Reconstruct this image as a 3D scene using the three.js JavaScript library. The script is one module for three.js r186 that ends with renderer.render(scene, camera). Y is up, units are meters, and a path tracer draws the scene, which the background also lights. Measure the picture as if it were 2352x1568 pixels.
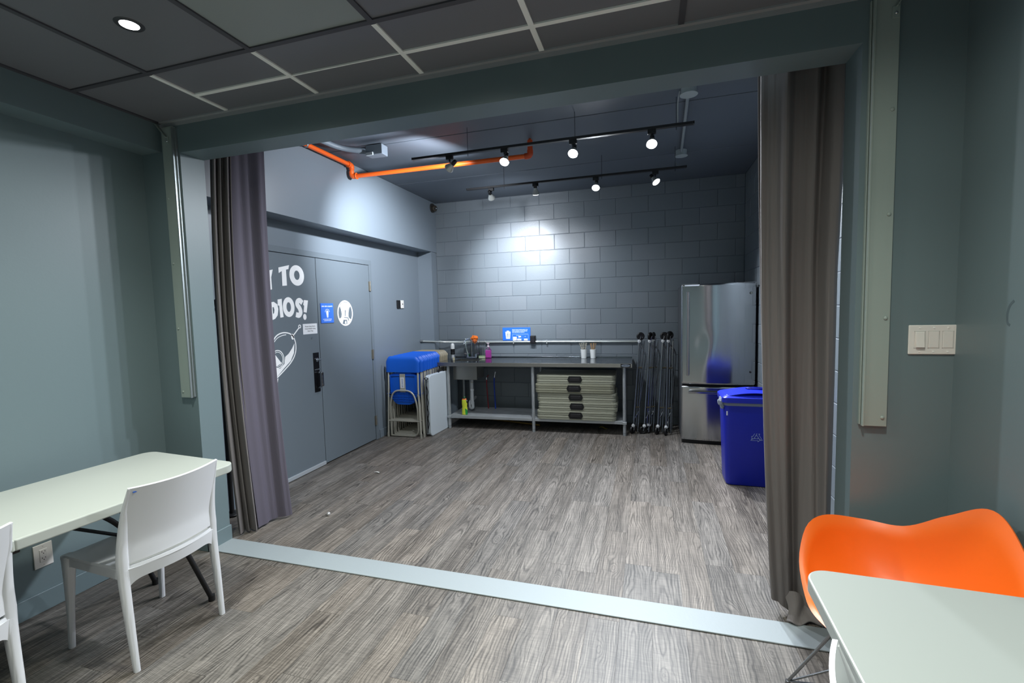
import * as THREE from 'three';
import { RoundedBoxGeometry } from 'three/addons/geometries/RoundedBoxGeometry.js';
import { mergeGeometries, mergeVertices, toCreasedNormals } from 'three/addons/utils/BufferGeometryUtils.js';
import { FontLoader } from 'three/addons/loaders/FontLoader.js';
import { TextGeometry } from 'three/addons/geometries/TextGeometry.js';

// ------------------------------------------------------------------ camera, light, exposure
const scene = new THREE.Scene();
scene.background = new THREE.Color(0x050505);
const camera = new THREE.PerspectiveCamera(73.286, 2352 / 1568, 0.02, 60);
camera.position.set(0, 1.53, 0);
camera.rotation.set(-0.07158, 0.29047, -0.02488, 'YXZ');
scene.add(camera);
const renderer = new THREE.WebGLRenderer({ antialias: true });
renderer.toneMapping = THREE.LinearToneMapping;
renderer.toneMappingExposure = 1.28;
renderer.shadowMap.enabled = true;
const FRONT_COL = new THREE.Color().setRGB(0.96, 1.0, 0.90);
const BACK_COL = new THREE.Color().setRGB(0.92, 0.98, 1.06);
const DOWN_CD = 6.6;        // recessed downlights of the front room
const HEAD_CD = 9.8;       // track heads turned to the front room
const SPOT_CD = 15, SPILL_CD = 1.4;   // track heads turned to the walls
function spot(pos, target, color, cd, angle, penumbra, size) {
  const l = new THREE.SpotLight(color, cd, 0, angle, penumbra, 2);
  l.position.copy(pos); l.target.position.copy(target);
  l.castShadow = true; l.shadow.mapSize.set(1024, 1024); l.shadow.radius = size; l.shadow.bias = -0.0005; l.shadow.camera.near = 0.02;
  scene.add(l, l.target); return l;
}

// ------------------------------------------------------------------ helpers
let seed = 7;
const rnd = () => { seed = (seed * 1664525 + 1013904223) >>> 0; return seed / 4294967296; };
const rr = (a, b) => a + (b - a) * rnd();
const V = (x, y, z) => new THREE.Vector3(x, y, z);
const used = {};
function numbered(n) { const k = used[n] = (used[n] ?? -1) + 1; return k ? n + '_' + String(k).padStart(3, '0') : n; }
function plain(g) {                                   // same attributes everywhere so that geometries merge
  if (g.index) g = g.toNonIndexed();
  for (const k of Object.keys(g.attributes)) if (!['position', 'normal', 'uv'].includes(k)) g.deleteAttribute(k);
  if (!g.attributes.uv) g.setAttribute('uv', new THREE.BufferAttribute(new Float32Array(g.attributes.position.count * 2), 2));
  if (!g.attributes.normal) g.computeVertexNormals();
  return g;
}
const merge = (gs) => Array.isArray(gs) ? (gs.length === 1 ? gs[0] : mergeGeometries(gs.map(plain))) : gs;
function mesh(name, geo, mat, parent) {
  const m = new THREE.Mesh(merge(geo), mat);
  m.name = parent && parent !== scene ? name : numbered(name);
  m.castShadow = m.receiveShadow = true;
  (parent || scene).add(m); return m;
}
function tag(o, label, category, group) { o.userData.label = label; o.userData.category = category; if (group) o.userData.group = group; return o; }
function thing(name, label, category, [x, y, z] = [0, 0, 0], turn = 0, group) {
  const o = new THREE.Group(); o.name = numbered(name); scene.add(o);
  o.position.set(x, y, z); o.rotation.y = turn; return tag(o, label, category, group);
}
function struct(name, label, parts) {
  const o = new THREE.Group(); o.name = name; o.userData.kind = 'structure'; if (label) o.userData.label = label; scene.add(o); return o;
}
function dup(src, name, label, pos, turn, group) {
  const o = src.clone(); o.name = numbered(name); scene.add(o); o.userData = { ...src.userData, label };
  if (group) o.userData.group = group;
  if (pos) o.position.set(...pos); if (turn !== undefined) o.rotation.y = turn; return o;
}
// boxes given by their limits
function bx(x0, x1, y0, y1, z0, z1, r = 0, seg = 2) {
  const w = x1 - x0, h = y1 - y0, d = z1 - z0;
  const g = r ? new RoundedBoxGeometry(w, h, d, seg, Math.min(r, w / 2.01, h / 2.01, d / 2.01)) : new THREE.BoxGeometry(w, h, d);
  return g.translate((x0 + x1) / 2, (y0 + y1) / 2, (z0 + z1) / 2);
}
const cyl = (r0, r1, h, x, y, z, n = 20) => new THREE.CylinderGeometry(r0, r1, h, n).translate(x, y, z);
const cylX = (r, h, x, y, z, n = 16) => new THREE.CylinderGeometry(r, r, h, n).rotateZ(Math.PI / 2).translate(x, y, z);
const cylZ = (r0, r1, h, x, y, z, n = 20) => new THREE.CylinderGeometry(r0, r1, h, n).rotateX(Math.PI / 2).translate(x, y, z);
// a rod or bent tube through points; corners rounded by radius c
function tube(pts, r, n = 8, c = 0.04) {
  const p = pts.map((q) => q.isVector3 ? q : V(...q)); const path = new THREE.CurvePath();
  let last = p[0];
  for (let i = 1; i < p.length - 1; i++) {
    const a = p[i].clone().sub(p[i - 1]), b = p[i + 1].clone().sub(p[i]);
    const k = Math.min(c, a.length() * 0.48, b.length() * 0.48);
    const s = p[i].clone().addScaledVector(a.normalize(), -k), e = p[i].clone().addScaledVector(b.normalize(), k);
    path.add(new THREE.LineCurve3(last, s)); path.add(new THREE.QuadraticBezierCurve3(s, p[i], e)); last = e;
  }
  path.add(new THREE.LineCurve3(last, p[p.length - 1]));
  const samples = [];
  for (const cv of path.curves) { const m = cv.isLineCurve3 ? 1 : 6; for (let i = 0; i < m; i++) samples.push(cv.getPoint(i / m)); }
  samples.push(p[p.length - 1]);
  return loftTube(samples, r, n);
}
function loftTube(pts, r, n) {
  const rings = []; let up = null;
  for (let i = 0; i < pts.length; i++) {
    const t = pts[Math.min(i + 1, pts.length - 1)].clone().sub(pts[Math.max(i - 1, 0)]).normalize();
    if (!up) up = Math.abs(t.y) < 0.9 ? V(0, 1, 0) : V(1, 0, 0);
    const s = V().crossVectors(up, t).normalize(); up = V().crossVectors(t, s).normalize();
    const ring = []; const R = typeof r === 'function' ? r(i / (pts.length - 1)) : r;
    for (let k = 0; k < n; k++) { const a = k / n * Math.PI * 2; ring.push(pts[i].clone().addScaledVector(s, Math.cos(a) * R).addScaledVector(up, Math.sin(a) * R)); }
    rings.push(ring);
  }
  return loft(rings);
}
// closed skin through rings of points, capped at both ends
function loft(rings, crease = 0.9) {
  const n = rings[0].length, pos = [], idx = [];
  for (const ring of rings) for (const q of ring) pos.push(q.x, q.y, q.z);
  for (let i = 0; i < rings.length - 1; i++) for (let k = 0; k < n; k++) {
    const a = i * n + k, b = i * n + (k + 1) % n, c = a + n, d = b + n; idx.push(a, b, c, b, d, c);
  }
  for (const [i, flip] of [[0, true], [rings.length - 1, false]]) {
    const c = rings[i].reduce((s, q) => s.add(q), V()).multiplyScalar(1 / n); const ci = pos.length / 3; pos.push(c.x, c.y, c.z);
    for (let k = 0; k < n; k++) { const a = i * n + k, b = i * n + (k + 1) % n; flip ? idx.push(ci, b, a) : idx.push(ci, a, b); }
  }
  const g = new THREE.BufferGeometry(); g.setAttribute('position', new THREE.Float32BufferAttribute(pos, 3)); g.setIndex(idx);
  // make sure that it faces outwards
  let vol = 0; for (let i = 0; i < idx.length; i += 3) {
    const A = V().fromArray(pos, idx[i] * 3), B = V().fromArray(pos, idx[i + 1] * 3), C = V().fromArray(pos, idx[i + 2] * 3); vol += A.dot(B.cross(C)); }
  if (vol < 0) { for (let i = 0; i < idx.length; i += 3) [idx[i + 1], idx[i + 2]] = [idx[i + 2], idx[i + 1]]; g.setIndex(idx); }
  return plain(toCreasedNormals(g, crease));
}
// a rounded rectangular ring in a plane given by two axes
function rrect(c, ax, ay, w, h, r = 0.3, n = 3) {
  const out = []; r *= Math.min(w, h);
  for (const [sx, sy, a0] of [[1, 1, 0], [-1, 1, 90], [-1, -1, 180], [1, -1, 270]])
    for (let i = 0; i <= n; i++) { const a = (a0 + 90 * i / n) * Math.PI / 180;
      out.push(c.clone().addScaledVector(ax, sx * (w / 2 - r) + Math.cos(a) * r).addScaledVector(ay, sy * (h / 2 - r) + Math.sin(a) * r)); }
  return out;
}
// a sheet f(u, v) -> Vector3 with real thickness
function sheet(f, nu, nv, t, closedU = false) {
  const P = [], N = []; const e = 1e-3;
  for (let j = 0; j <= nv; j++) for (let i = 0; i <= nu; i++) {
    const u = i / nu, v = j / nv; const p = f(u, v);
    const du = f(Math.min(1, u + e), v).sub(f(Math.max(0, u - e), v)), dv = f(u, Math.min(1, v + e)).sub(f(u, Math.max(0, v - e)));
    P.push(p); N.push(V().crossVectors(du, dv).normalize());
  }
  const pos = [], idx = [], uv = [], W = nu + 1, M = P.length;
  for (const s of [0.5, -0.5]) for (let i = 0; i < M; i++) uv.push((i % W) / nu, Math.floor(i / W) / nv) && pos.push(P[i].x + N[i].x * s * t, P[i].y + N[i].y * s * t, P[i].z + N[i].z * s * t);
  const q = (a, b, c, d) => idx.push(a, b, c, a, c, d);
  for (let j = 0; j < nv; j++) for (let i = 0; i < nu; i++) { const a = j * W + i, b = a + 1, c = b + W, d = a + W; q(a, b, c, d); q(a + M, d + M, c + M, b + M); }
  for (let i = 0; i < nu; i++) { const a = i, b = i + 1; q(b, a, a + M, b + M); const c = nv * W + i, d = c + 1; q(c, d, d + M, c + M); }
  if (!closedU) for (let j = 0; j < nv; j++) { const a = j * W, b = a + W; q(a, b, b + M, a + M); const c = a + nu, d = c + W; q(d, c, c + M, d + M); }
  const g = new THREE.BufferGeometry(); g.setAttribute('position', new THREE.Float32BufferAttribute(pos, 3)); g.setAttribute('uv', new THREE.Float32BufferAttribute(uv, 2)); g.setIndex(idx);
  return plain(toCreasedNormals(g, 0.8));
}
// 2-D shapes
const poly = (pts, holes = []) => { const s = new THREE.Shape(pts.map(([x, y]) => new THREE.Vector2(x, y))); for (const h of holes) s.holes.push(new THREE.Path(h.map(([x, y]) => new THREE.Vector2(x, y)))); return s; };
const oval = (cx, cy, rx, ry, n = 32) => Array.from({ length: n }, (_, i) => [cx + Math.cos(i / n * 6.28318) * rx, cy + Math.sin(i / n * 6.28318) * ry]);
const smooth = (pts, n = 40, closed = false) => new THREE.CatmullRomCurve3(pts.map(([x, y]) => V(x, y, 0)), closed).getPoints(n).map((q) => [q.x, q.y]);
function stroke(pts, w) {                              // outline of a line of width w
  const L = [], R = [];
  for (let i = 0; i < pts.length; i++) {
    const a = pts[Math.max(0, i - 1)], b = pts[Math.min(pts.length - 1, i + 1)]; const dx = b[0] - a[0], dy = b[1] - a[1], l = Math.hypot(dx, dy) || 1;
    L.push([pts[i][0] - dy / l * w / 2, pts[i][1] + dx / l * w / 2]); R.unshift([pts[i][0] + dy / l * w / 2, pts[i][1] - dx / l * w / 2]);
  }
  return L.concat(R);
}
const ext = (shape, d, bevel = 0) => new THREE.ExtrudeGeometry(shape, { depth: d, bevelEnabled: bevel > 0, bevelThickness: bevel, bevelSize: bevel, bevelSegments: 2, curveSegments: 12 });
function rrShape(w, h, r) {
  const s = new THREE.Shape(), x = w / 2, y = h / 2;
  s.moveTo(-x + r, -y); s.lineTo(x - r, -y); s.absarc(x - r, -y + r, r, -Math.PI / 2, 0); s.lineTo(x, y - r); s.absarc(x - r, y - r, r, 0, Math.PI / 2);
  s.lineTo(-x + r, y); s.absarc(-x + r, y - r, r, Math.PI / 2, Math.PI); s.lineTo(-x, -y + r); s.absarc(-x + r, -y + r, r, Math.PI, Math.PI * 1.5); return s;
}
const lathe = (pts, n = 28) => new THREE.LatheGeometry(pts.map(([r, y]) => new THREE.Vector2(Math.max(r, 1e-4), y)), n);

// ------------------------------------------------------------------ noise and textures
const H = new Float32Array(65536); { let s = 99; for (let i = 0; i < 65536; i++) { s = (s * 1664525 + 1013904223) >>> 0; H[i] = s / 4294967296; } }
const hash = (x, y) => H[((x * 73 + y * 8191) ^ (y * 151)) & 65535];
function vn(x, y) {
  const xi = Math.floor(x), yi = Math.floor(y); let fx = x - xi, fy = y - yi; fx = fx * fx * (3 - 2 * fx); fy = fy * fy * (3 - 2 * fy);
  const a = hash(xi, yi), b = hash(xi + 1, yi), c = hash(xi, yi + 1), d = hash(xi + 1, yi + 1);
  return a + (b - a) * fx + (c - a) * fy + (a - b - c + d) * fx * fy;
}
function dataTex(w, h, f, srgb, repeat) {
  const d = new Uint8Array(w * h * 4);
  for (let y = 0; y < h; y++) for (let x = 0; x < w; x++) { const c = f(x, y), i = (y * w + x) * 4; d[i] = c[0]; d[i + 1] = c[1]; d[i + 2] = c[2]; d[i + 3] = 255; }
  const t = new THREE.DataTexture(d, w, h); if (srgb) t.colorSpace = THREE.SRGBColorSpace; t.magFilter = THREE.LinearFilter; t.minFilter = THREE.LinearMipmapLinearFilter; t.generateMipmaps = true;
  t.wrapS = t.wrapT = THREE.RepeatWrapping; if (repeat) t.repeat.set(...repeat); t.needsUpdate = true; return t;
}
// tileable paint relief
const tileN = (x, y, f, n) => { const q = n * f; const xi = x / n * q, yi = y / n * q; const m = Math.round(q);
  const w = (i) => ((i % m) + m) % m; const X = Math.floor(xi), Y = Math.floor(yi); let fx = xi - X, fy = yi - Y; fx = fx * fx * (3 - 2 * fx); fy = fy * fy * (3 - 2 * fy);
  const a = hash(w(X), w(Y)), b = hash(w(X + 1), w(Y)), c = hash(w(X), w(Y + 1)), d = hash(w(X + 1), w(Y + 1)); return a + (b - a) * fx + (c - a) * fy + (a - b - c + d) * fx * fy; };
const paintBump = dataTex(256, 256, (x, y) => { const v = 255 * (0.5 * tileN(x, y, 0.25, 256) + 0.3 * tileN(x, y, 0.5, 256) + 0.2 * tileN(x, y, 0.0625, 256)); return [v, v, v]; });
// wood planks: 12 x 2 cells, each one plank 152 x 914 mm
const CW = 170, CH = 1024, NC = 12, NR = 2;
const cells = []; for (let i = 0; i < NC * NR; i++) cells.push({ cx: rr(0.2, 0.8), vc: rr(-0.1, 1.1), sl: rr(0.035, 0.085), tone: rr(-0.03, 0.03), warm: rr(-0.2, 0.9), ox: rr(0, 400), oy: rr(0, 400), kn: rnd() < 0.6 ? [rr(0.25, 0.75), rr(0.15, 0.85)] : null, straight: rnd() < 0.42 });
const plankTex = dataTex(CW * NC, CH * NR, (px, py) => {
  const i = Math.floor(px / CW), j = Math.floor(py / CH), c = cells[j * NC + i]; const u = (px % CW) / CW, v = (py % CH) / CH;
  let X = (u - c.cx) * 0.152, Z = (v - c.vc) * 0.914;
  X += (vn(u * 2.2 + c.ox, v * 5 + c.oy) - 0.5) * 0.035 + (vn(u * 5 + c.ox, v * 22 + c.oy) - 0.5) * 0.007;
  let ring;
  if (c.straight) ring = X * 1.0 + (vn(c.ox, v * 2.5 + c.oy) - 0.5) * 0.03;
  else ring = Math.sqrt(X * X + (Z * c.sl) * (Z * c.sl) + 0.00003);
  if (c.kn) { const kx = (u - c.kn[0]) * 0.152, kz = (v - c.kn[1]) * 0.914 * 0.42; const kd = Math.sqrt(kx * kx + kz * kz); const w = Math.exp(-kd * kd / 0.0011); ring = ring * (1 - w) + w * kd * 1.15; }
  const ph = ring * 80 + vn(u * 3 + c.ox, v * 3 + c.oy) * 1.2; const q = ph - Math.floor(ph); const lw = 0.14 + 0.16 * vn(u * 4 + c.oy, v * 9 + c.ox); const s = 1 - Math.exp(-((q - 0.5) * (q - 0.5)) / (lw * lw * 0.5));
  const fib = vn(u * 60 + c.ox, v * 16 + c.oy), fib2 = vn(u * 24 + c.oy, v * 5 + c.ox), cross = vn(u * 5 + c.ox, v * 330 + c.oy), blot = vn(u * 1.6 + c.oy, v * 3.5 + c.ox);
  const band = vn(ring * 40 + c.ox, v * 1.5 + c.oy);
  const mod = 0.35 + 0.9 * vn(u * 3 + c.oy, v * 7 + c.ox);
  let t = 0.365 + 0.30 * mod * (s - 0.7) + 0.24 * (fib - 0.5) + 0.26 * (fib2 - 0.5) + 0.15 * (cross - 0.5) + 0.12 * (blot - 0.5) + 0.20 * (band - 0.5) + c.tone;
  t = Math.max(0, Math.min(1, t)); const w = c.warm * 3;
  return [51 + 122 * t + w, 48 + 118 * t, 45 + 113 * t - w];
}, true);
plankTex.wrapS = plankTex.wrapT = THREE.ClampToEdgeWrapping;
const fabricBump = dataTex(128, 128, (x, y) => { const v = 128 + 60 * Math.sin(x / 128 * 6.2832 * 32) * Math.sin(y / 128 * 6.2832 * 32) + 60 * (hash(x, y) - 0.5); return [v, v, v]; });
const galvTex = dataTex(256, 256, (x, y) => { const v = tileN(x, y, 0.0625, 256) * 0.6 + tileN(x, y, 0.25, 256) * 0.4; const g = 150 + 50 * v; return [g, g + 4, g + 6]; }, true);
function canvasTex(w, h, draw) { const c = document.createElement('canvas'); c.width = w; c.height = h; const x = c.getContext('2d'); draw(x, w, h); const t = new THREE.CanvasTexture(c); t.colorSpace = THREE.SRGBColorSpace; return t; }

// ------------------------------------------------------------------ materials
const S = (c, r = 0.5, o = {}) => new THREE.MeshStandardMaterial({ color: c, roughness: r, ...o });
const wallPaint = S(0x6b7b7f, 0.42, { bumpMap: paintBump.clone(), bumpScale: 0.00012 });
const backPaint = S(0x737d86, 0.40, { bumpMap: paintBump.clone(), bumpScale: 0.0001 });
const blockPaint = S(0x6b7379, 0.38, { bumpMap: paintBump.clone(), bumpScale: 0.0007 });
const blockPaint2 = S(0x6f767c, 0.40, { bumpMap: paintBump.clone(), bumpScale: 0.0009 });
const mortarPaint = S(0x646c74, 0.5);
const doorPaint = S(0x6a747c, 0.36);
const ceilPaint = S(0x5a626c, 0.6);
const tileMat = S(0x747479, 0.40, { bumpMap: paintBump.clone(), bumpScale: 0.0001 });
const tileMat2 = S(0x939a97, 0.40, { bumpMap: paintBump.clone(), bumpScale: 0.0001 });
const teeDark = S(0x4a494e, 0.5), teeWhite = S(0xf4f4ee, 0.5), angleMat = S(0x9a9c9e, 0.5);
const railMat = S(0x95a09a, 0.45), metalBright = S(0xc8ccd0, 0.25, { metalness: 1 });
const plankMat = S(0xffffff, 0.48, { map: plankTex });
const subMat = S(0x201e1c, 0.9);
const stripMat = S(0x90989b, 0.55, { metalness: 0.1, bumpMap: paintBump.clone(), bumpScale: 0.0004 });
const whitePlastic = S(0xd0d1d4, 0.35), tableTop = S(0xa9ada6, 0.45), tableTop2 = S(0x919692, 0.42), plate = S(0xe2ded8, 0.4), slotDark = S(0x141414, 0.6);
const orange = S(0xe86914, 0.42), orangePaint = S(0xe8601c, 0.38);
const black = S(0x0d0d0f, 0.45), blackMetal = S(0x141417, 0.5);
const chrome = S(0xd5d8dc, 0.14, { metalness: 1 }), rackChrome = S(0x9c9ea4, 0.2, { metalness: 1 }), wire = S(0x9a9c9e, 0.25, { metalness: 1 });
const curtainMat = S(0x6f6a69, 0.92, { bumpMap: fabricBump, bumpScale: 0.0006 });
const curtainMat2 = S(0x58535f, 0.85, { bumpMap: fabricBump, bumpScale: 0.0006 });
const steel = new THREE.MeshPhysicalMaterial({ color: 0xb4b6b8, metalness: 1, roughness: 0.15, anisotropy: 0.85, anisotropyRotation: Math.PI / 2 });
const counterSteel = S(0x8b9096, 0.16, { metalness: 1 });
const bowlSteel = S(0xa2a19c, 0.36, { metalness: 1 });
const galv = S(0xffffff, 0.45, { map: galvTex, metalness: 0.55 });
const fridgeSide = S(0x55585c, 0.5), blueChair = S(0x0c5ccc, 0.42), beigeChair = S(0x8f8670, 0.5), tubeGrey = S(0xb5b2a6, 0.42, { metalness: 0.2 }), footRub = S(0x8c8a80, 0.7);
const binBlue = S(0x0a1fa8, 0.38), binLid = S(0x1226b8, 0.35), caseMat = S(0x9a9a88, 0.55), caseMat2 = S(0x8d8c78, 0.55), foldWhite = S(0xc9d2d8, 0.5), vinyl = S(0xffffff, 0.5);
const pvc = S(0xb9bdc0, 0.4), brass = S(0xa5803a, 0.35, { metalness: 0.8 }), conduitMat = S(0x707a84, 0.5), emt = S(0xc6cac6, 0.35, { metalness: 0.6 });
const glass = new THREE.MeshPhysicalMaterial({ color: 0xffffff, transmission: 1, roughness: 0.02, thickness: 0.003, ior: 1.5 });
const bulbGlow = S(0xffffff, 0.5, { emissive: 0xffffff, emissiveIntensity: 9 });
const bulbShell = S(0xb9bcb8, 0.3, { metalness: 0.4 });

// uv in metres for flat boxes (planar by the dominant axis)
function metreUV(g, s = 1) {
  g = plain(g); const p = g.attributes.position, n = g.attributes.normal, u = g.attributes.uv;
  for (let i = 0; i < p.count; i++) { const ax = Math.abs(n.getX(i)), ay = Math.abs(n.getY(i)), az = Math.abs(n.getZ(i));
    if (ay > ax && ay > az) u.setXY(i, p.getX(i) * s, p.getZ(i) * s); else if (ax > az) u.setXY(i, p.getZ(i) * s, p.getY(i) * s); else u.setXY(i, p.getX(i) * s, p.getY(i) * s); }
  return g;
}
const wbox = (...a) => metreUV(bx(...a), 2.5);

// ------------------------------------------------------------------ the setting: floor
const floor = struct('floor', 'grey weathered wood-look plank floor');
mesh('subfloor', bx(-3.5, 1.6, -0.12, -0.0042, -6.5, 1.8), subMat, floor);
{
  const PW = 0.152, PL = 0.914, x0 = -3.18, shapes = [];
  for (let k = 0; k < NC * NR * 2; k++) {
    const c = k >> 1, i = c % NC, j = Math.floor(c / NC), flip = k & 1;
    const g = plain(new THREE.BoxGeometry(PW - 0.0009, 0.004, PL - 0.0009)); const p = g.attributes.position, u = g.attributes.uv;
    for (let q = 0; q < p.count; q++) { let a = p.getX(q) / PW + 0.5, b = p.getZ(q) / PL + 0.5; if (flip) { a = 1 - a; b = 1 - b; }
      u.setXY(q, (i + 0.015 + a * 0.97) / NC, (j + 0.004 + b * 0.992) / NR); }
    shapes.push(g);
  }
  for (let c = 0; c < 29; c++) {
    const off = ((c * 0.37 + (c % 3) * 0.21) % 1) * PL; const x = x0 + (c + 0.5) * PW;
    for (let r = -1; r < 9; r++) {
      let z1 = 1.7 - off - r * PL, z0 = z1 - PL; z1 = Math.min(z1, 1.62); z0 = Math.max(z0, -6.12); if (z1 - z0 < 0.05) continue;
      const m = mesh('plank', shapes[Math.floor(rnd() * shapes.length)], plankMat, floor);
      m.position.set(x, -0.002, (z0 + z1) / 2); m.scale.z = (z1 - z0) / PL;
    }
  }
}
const sill = struct('trim_1', 'flat pale grey metal threshold strip across the opening');
mesh('threshold_plate', wbox(-2.752, 0.806, 0, 0.007, -2.362, -2.202, 0.003), stripMat, sill);

// ------------------------------------------------------------------ the setting: front room
const XL = -3.07, XR = 1.142, YC = 2.72, ZO = -2.2, ZI = -2.36, OL = -2.755, OR = 0.808, OH = 2.535;
const wl = struct('wall_left', 'teal grey painted wall of the front room');
mesh('surface', wbox(-3.3, XL, 0, 3.2, ZO, 1.6), wallPaint, wl);
const bl = struct('baseboard_left'); mesh('board', bx(XL, XL + 0.012, 0, 0.105, ZO + 0.013, 1.6, 0.003), wallPaint, bl);
const wr = struct('wall_right', 'teal grey painted wall beside the right-hand table');
mesh('surface', wbox(XR, XR + 0.2, 0, 3.2, ZO, 1.6), wallPaint, wr);
mesh('scuff_mark', ext(poly(stroke(smooth([[-1.905, 1.515], [-1.922, 1.50], [-1.932, 1.47], [-1.928, 1.44], [-1.918, 1.434]], 16), 0.009)), 0.0004).rotateY(-Math.PI / 2).translate(XR, 0, 0), S(0x4f5e63, 0.6), wr);
const wrear = struct('wall_rear'); mesh('surface', wbox(-3.3, 1.4, 0, 3.2, 1.6, 1.8), wallPaint, wrear);
const wo = struct('wall_opening', 'wall with the wide opening into the back room, a deep beam across its top');
{
  const s = poly([[-3.2, 0], [OL, 0], [OL, OH], [OR, OH], [OR, 0], [1.35, 0], [1.35, 3.25], [-3.2, 3.25]]);
  mesh('surface', metreUV(ext(s, ZO - ZI).translate(0, 0, ZI), 2.5), wallPaint, wo);
  mesh('baseboard', [bx(XL + 0.013, OL + 0.012, 0, 0.105, ZO, ZO + 0.012, 0.003), bx(OL, OL + 0.012, 0, 0.105, ZI - 0.004, ZO + 0.012, 0.003)], wallPaint, wo);
}
const soffit = struct('soffit', 'boxed-in soffit along the top of the left wall'); mesh('surface', wbox(XL, -2.905, 2.555, YC + 0.02, ZO, 1.6), wallPaint, soffit);

// suspended ceiling
const ceil = struct('ceiling', 'suspended ceiling of dark panels in a grid of dark and white bars');
mesh('slab', bx(-3.3, 1.35, 2.86, 3.25, ZO, 1.8), S(0x202024, 0.9), ceil);
const gx = [-2.905, -2.35, -1.72, -1.09, -0.472, 0.137, 0.755, XR], gz = [ZO, -1.74, -0.52, 0.70, 1.6], TW = 0.024;
const lampCells = [];
for (let i = 0; i < gx.length - 1; i++) for (let k = 0; k < gz.length - 1; k++) {
  const cuts = k === 0 && i > 0 && i < 5 ? [gz[0], -1.985, gz[1]] : [gz[k], gz[k + 1]];
  for (let q = 0; q < cuts.length - 1; q++) {
    const t = mesh('ceiling_tile', wbox(gx[i] + 0.004, gx[i + 1] - 0.004, YC + 0.006, YC + 0.02, cuts[q] + 0.004, cuts[q + 1] - 0.004, 0.002), i === 2 && k === 1 ? tileMat2 : tileMat, ceil);
    if (i === 2 && q === 0 && k === 0) t.rotation.x = 0;
  }
}
const tee = (x0, x1, z0, z1, m) => mesh('grid_bar', bx(x0, x1, YC - 0.001, YC + 0.006, z0, z1), m, ceil);
for (let i = 1; i < gx.length - 1; i++) {
  const white = i <= 4;
  tee(gx[i] - TW / 2, gx[i] + TW / 2, ZO, -1.755, white ? teeWhite : teeDark);
  tee(gx[i] - TW / 2, gx[i] + TW / 2, -1.755, 1.6, i === 4 ? teeWhite : teeDark);
}
for (let i = 0; i < gx.length - 1; i++) {
  for (let k = 1; k < gz.length - 1; k++) tee(gx[i] + TW / 2, gx[i + 1] - TW / 2, gz[k] - TW / 2, gz[k] + TW / 2, teeDark);
  if ([1, 3, 4].includes(i)) tee(gx[i] + TW / 2, gx[i + 1] - TW / 2, -1.985 - TW / 2, -1.985 + TW / 2, teeWhite);
  if (i === 2) tee(gx[i] + TW / 2, gx[i + 1] - TW / 2, -1.985 - 0.004, -1.985 + 0.004, teeWhite);
}
mesh('wall_angle', [bx(-2.905, XR, YC - 0.0015, YC + 0.006, ZO, ZO + 0.022), bx(-2.905, XR, YC - 0.022, YC, ZO, ZO + 0.002)], angleMat, ceil);
mesh('wall_angle', [bx(-2.905, -2.883, YC - 0.0015, YC + 0.006, ZO, 1.6)], teeDark, ceil);

// metal guide rails either side of the opening
function rail(name, label, x0, x1, flip) {
  const o = thing(name, label, 'rail');
  mesh('plate', wbox(x0, x1, 1.016, YC - 0.03, ZO, ZO + 0.022, 0.002), railMat, o);
  const e = flip ? [x1 - 0.002, x1 + 0.004] : [x0 - 0.004, x0 + 0.002];
  mesh('lip', [bx(e[0], e[1], 1.016, YC - 0.04, ZO, ZO + 0.03, 0.001), bx(e[0] + (flip ? 0.006 : -0.006), e[1] + (flip ? 0.008 : -0.008), 1.02, YC - 0.04, ZO, ZO + 0.014, 0.001)], flip ? S(0x9aa2a4, 0.4, { metalness: 0.7 }) : railMat, o);
  const sx = flip ? x0 + 0.02 : x1 - 0.016;
  for (const y of [2.26, 1.862, 1.455, 1.053]) mesh('screw', new THREE.SphereGeometry(0.0075, 12, 8).scale(1, 1, 0.6).translate(sx, y, ZO + 0.023), railMat, o);
  return o;
}
rail('guide_rail', 'pale grey metal rail with round screw heads beside the light switches', 0.838, 0.92, false);
rail('guide_rail', 'narrow grey metal rail beside the gathered curtain, above the long table', -2.868, -2.778, true);
function brace(label, a, b) {
  const o = thing('brace_strap', label, 'bracket'); const d = V(...b).sub(V(...a)), L = d.length(); d.normalize();
  const s = V().crossVectors(d, V(0, 0, 1)).normalize();
  mesh('strap', loft([rrect(V(...a), s, V(0, 0, 1), 0.004, 0.022, 0.2, 1), rrect(V(...b), s, V(0, 0, 1), 0.004, 0.022, 0.2, 1)]), railMat, o);
  mesh('tab', bx(b[0] - 0.012, b[0] + 0.012, b[1] - 0.04, b[1] + 0.004, ZO + 0.023, ZO + 0.026, 0.001), railMat, o);
  mesh('screw', new THREE.SphereGeometry(0.006, 10, 8).translate(b[0], b[1] - 0.022, ZO + 0.026), metalBright, o);
}
brace('angled metal strap from ceiling corner to the rail by the long table', [-2.90, 2.715, ZO + 0.03], [-2.82, 2.625, ZO + 0.026]);
brace('angled metal strap at the top of the rail near the light switches', [0.955, 2.715, ZO + 0.03], [0.905, 2.635, ZO + 0.026]);

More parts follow.
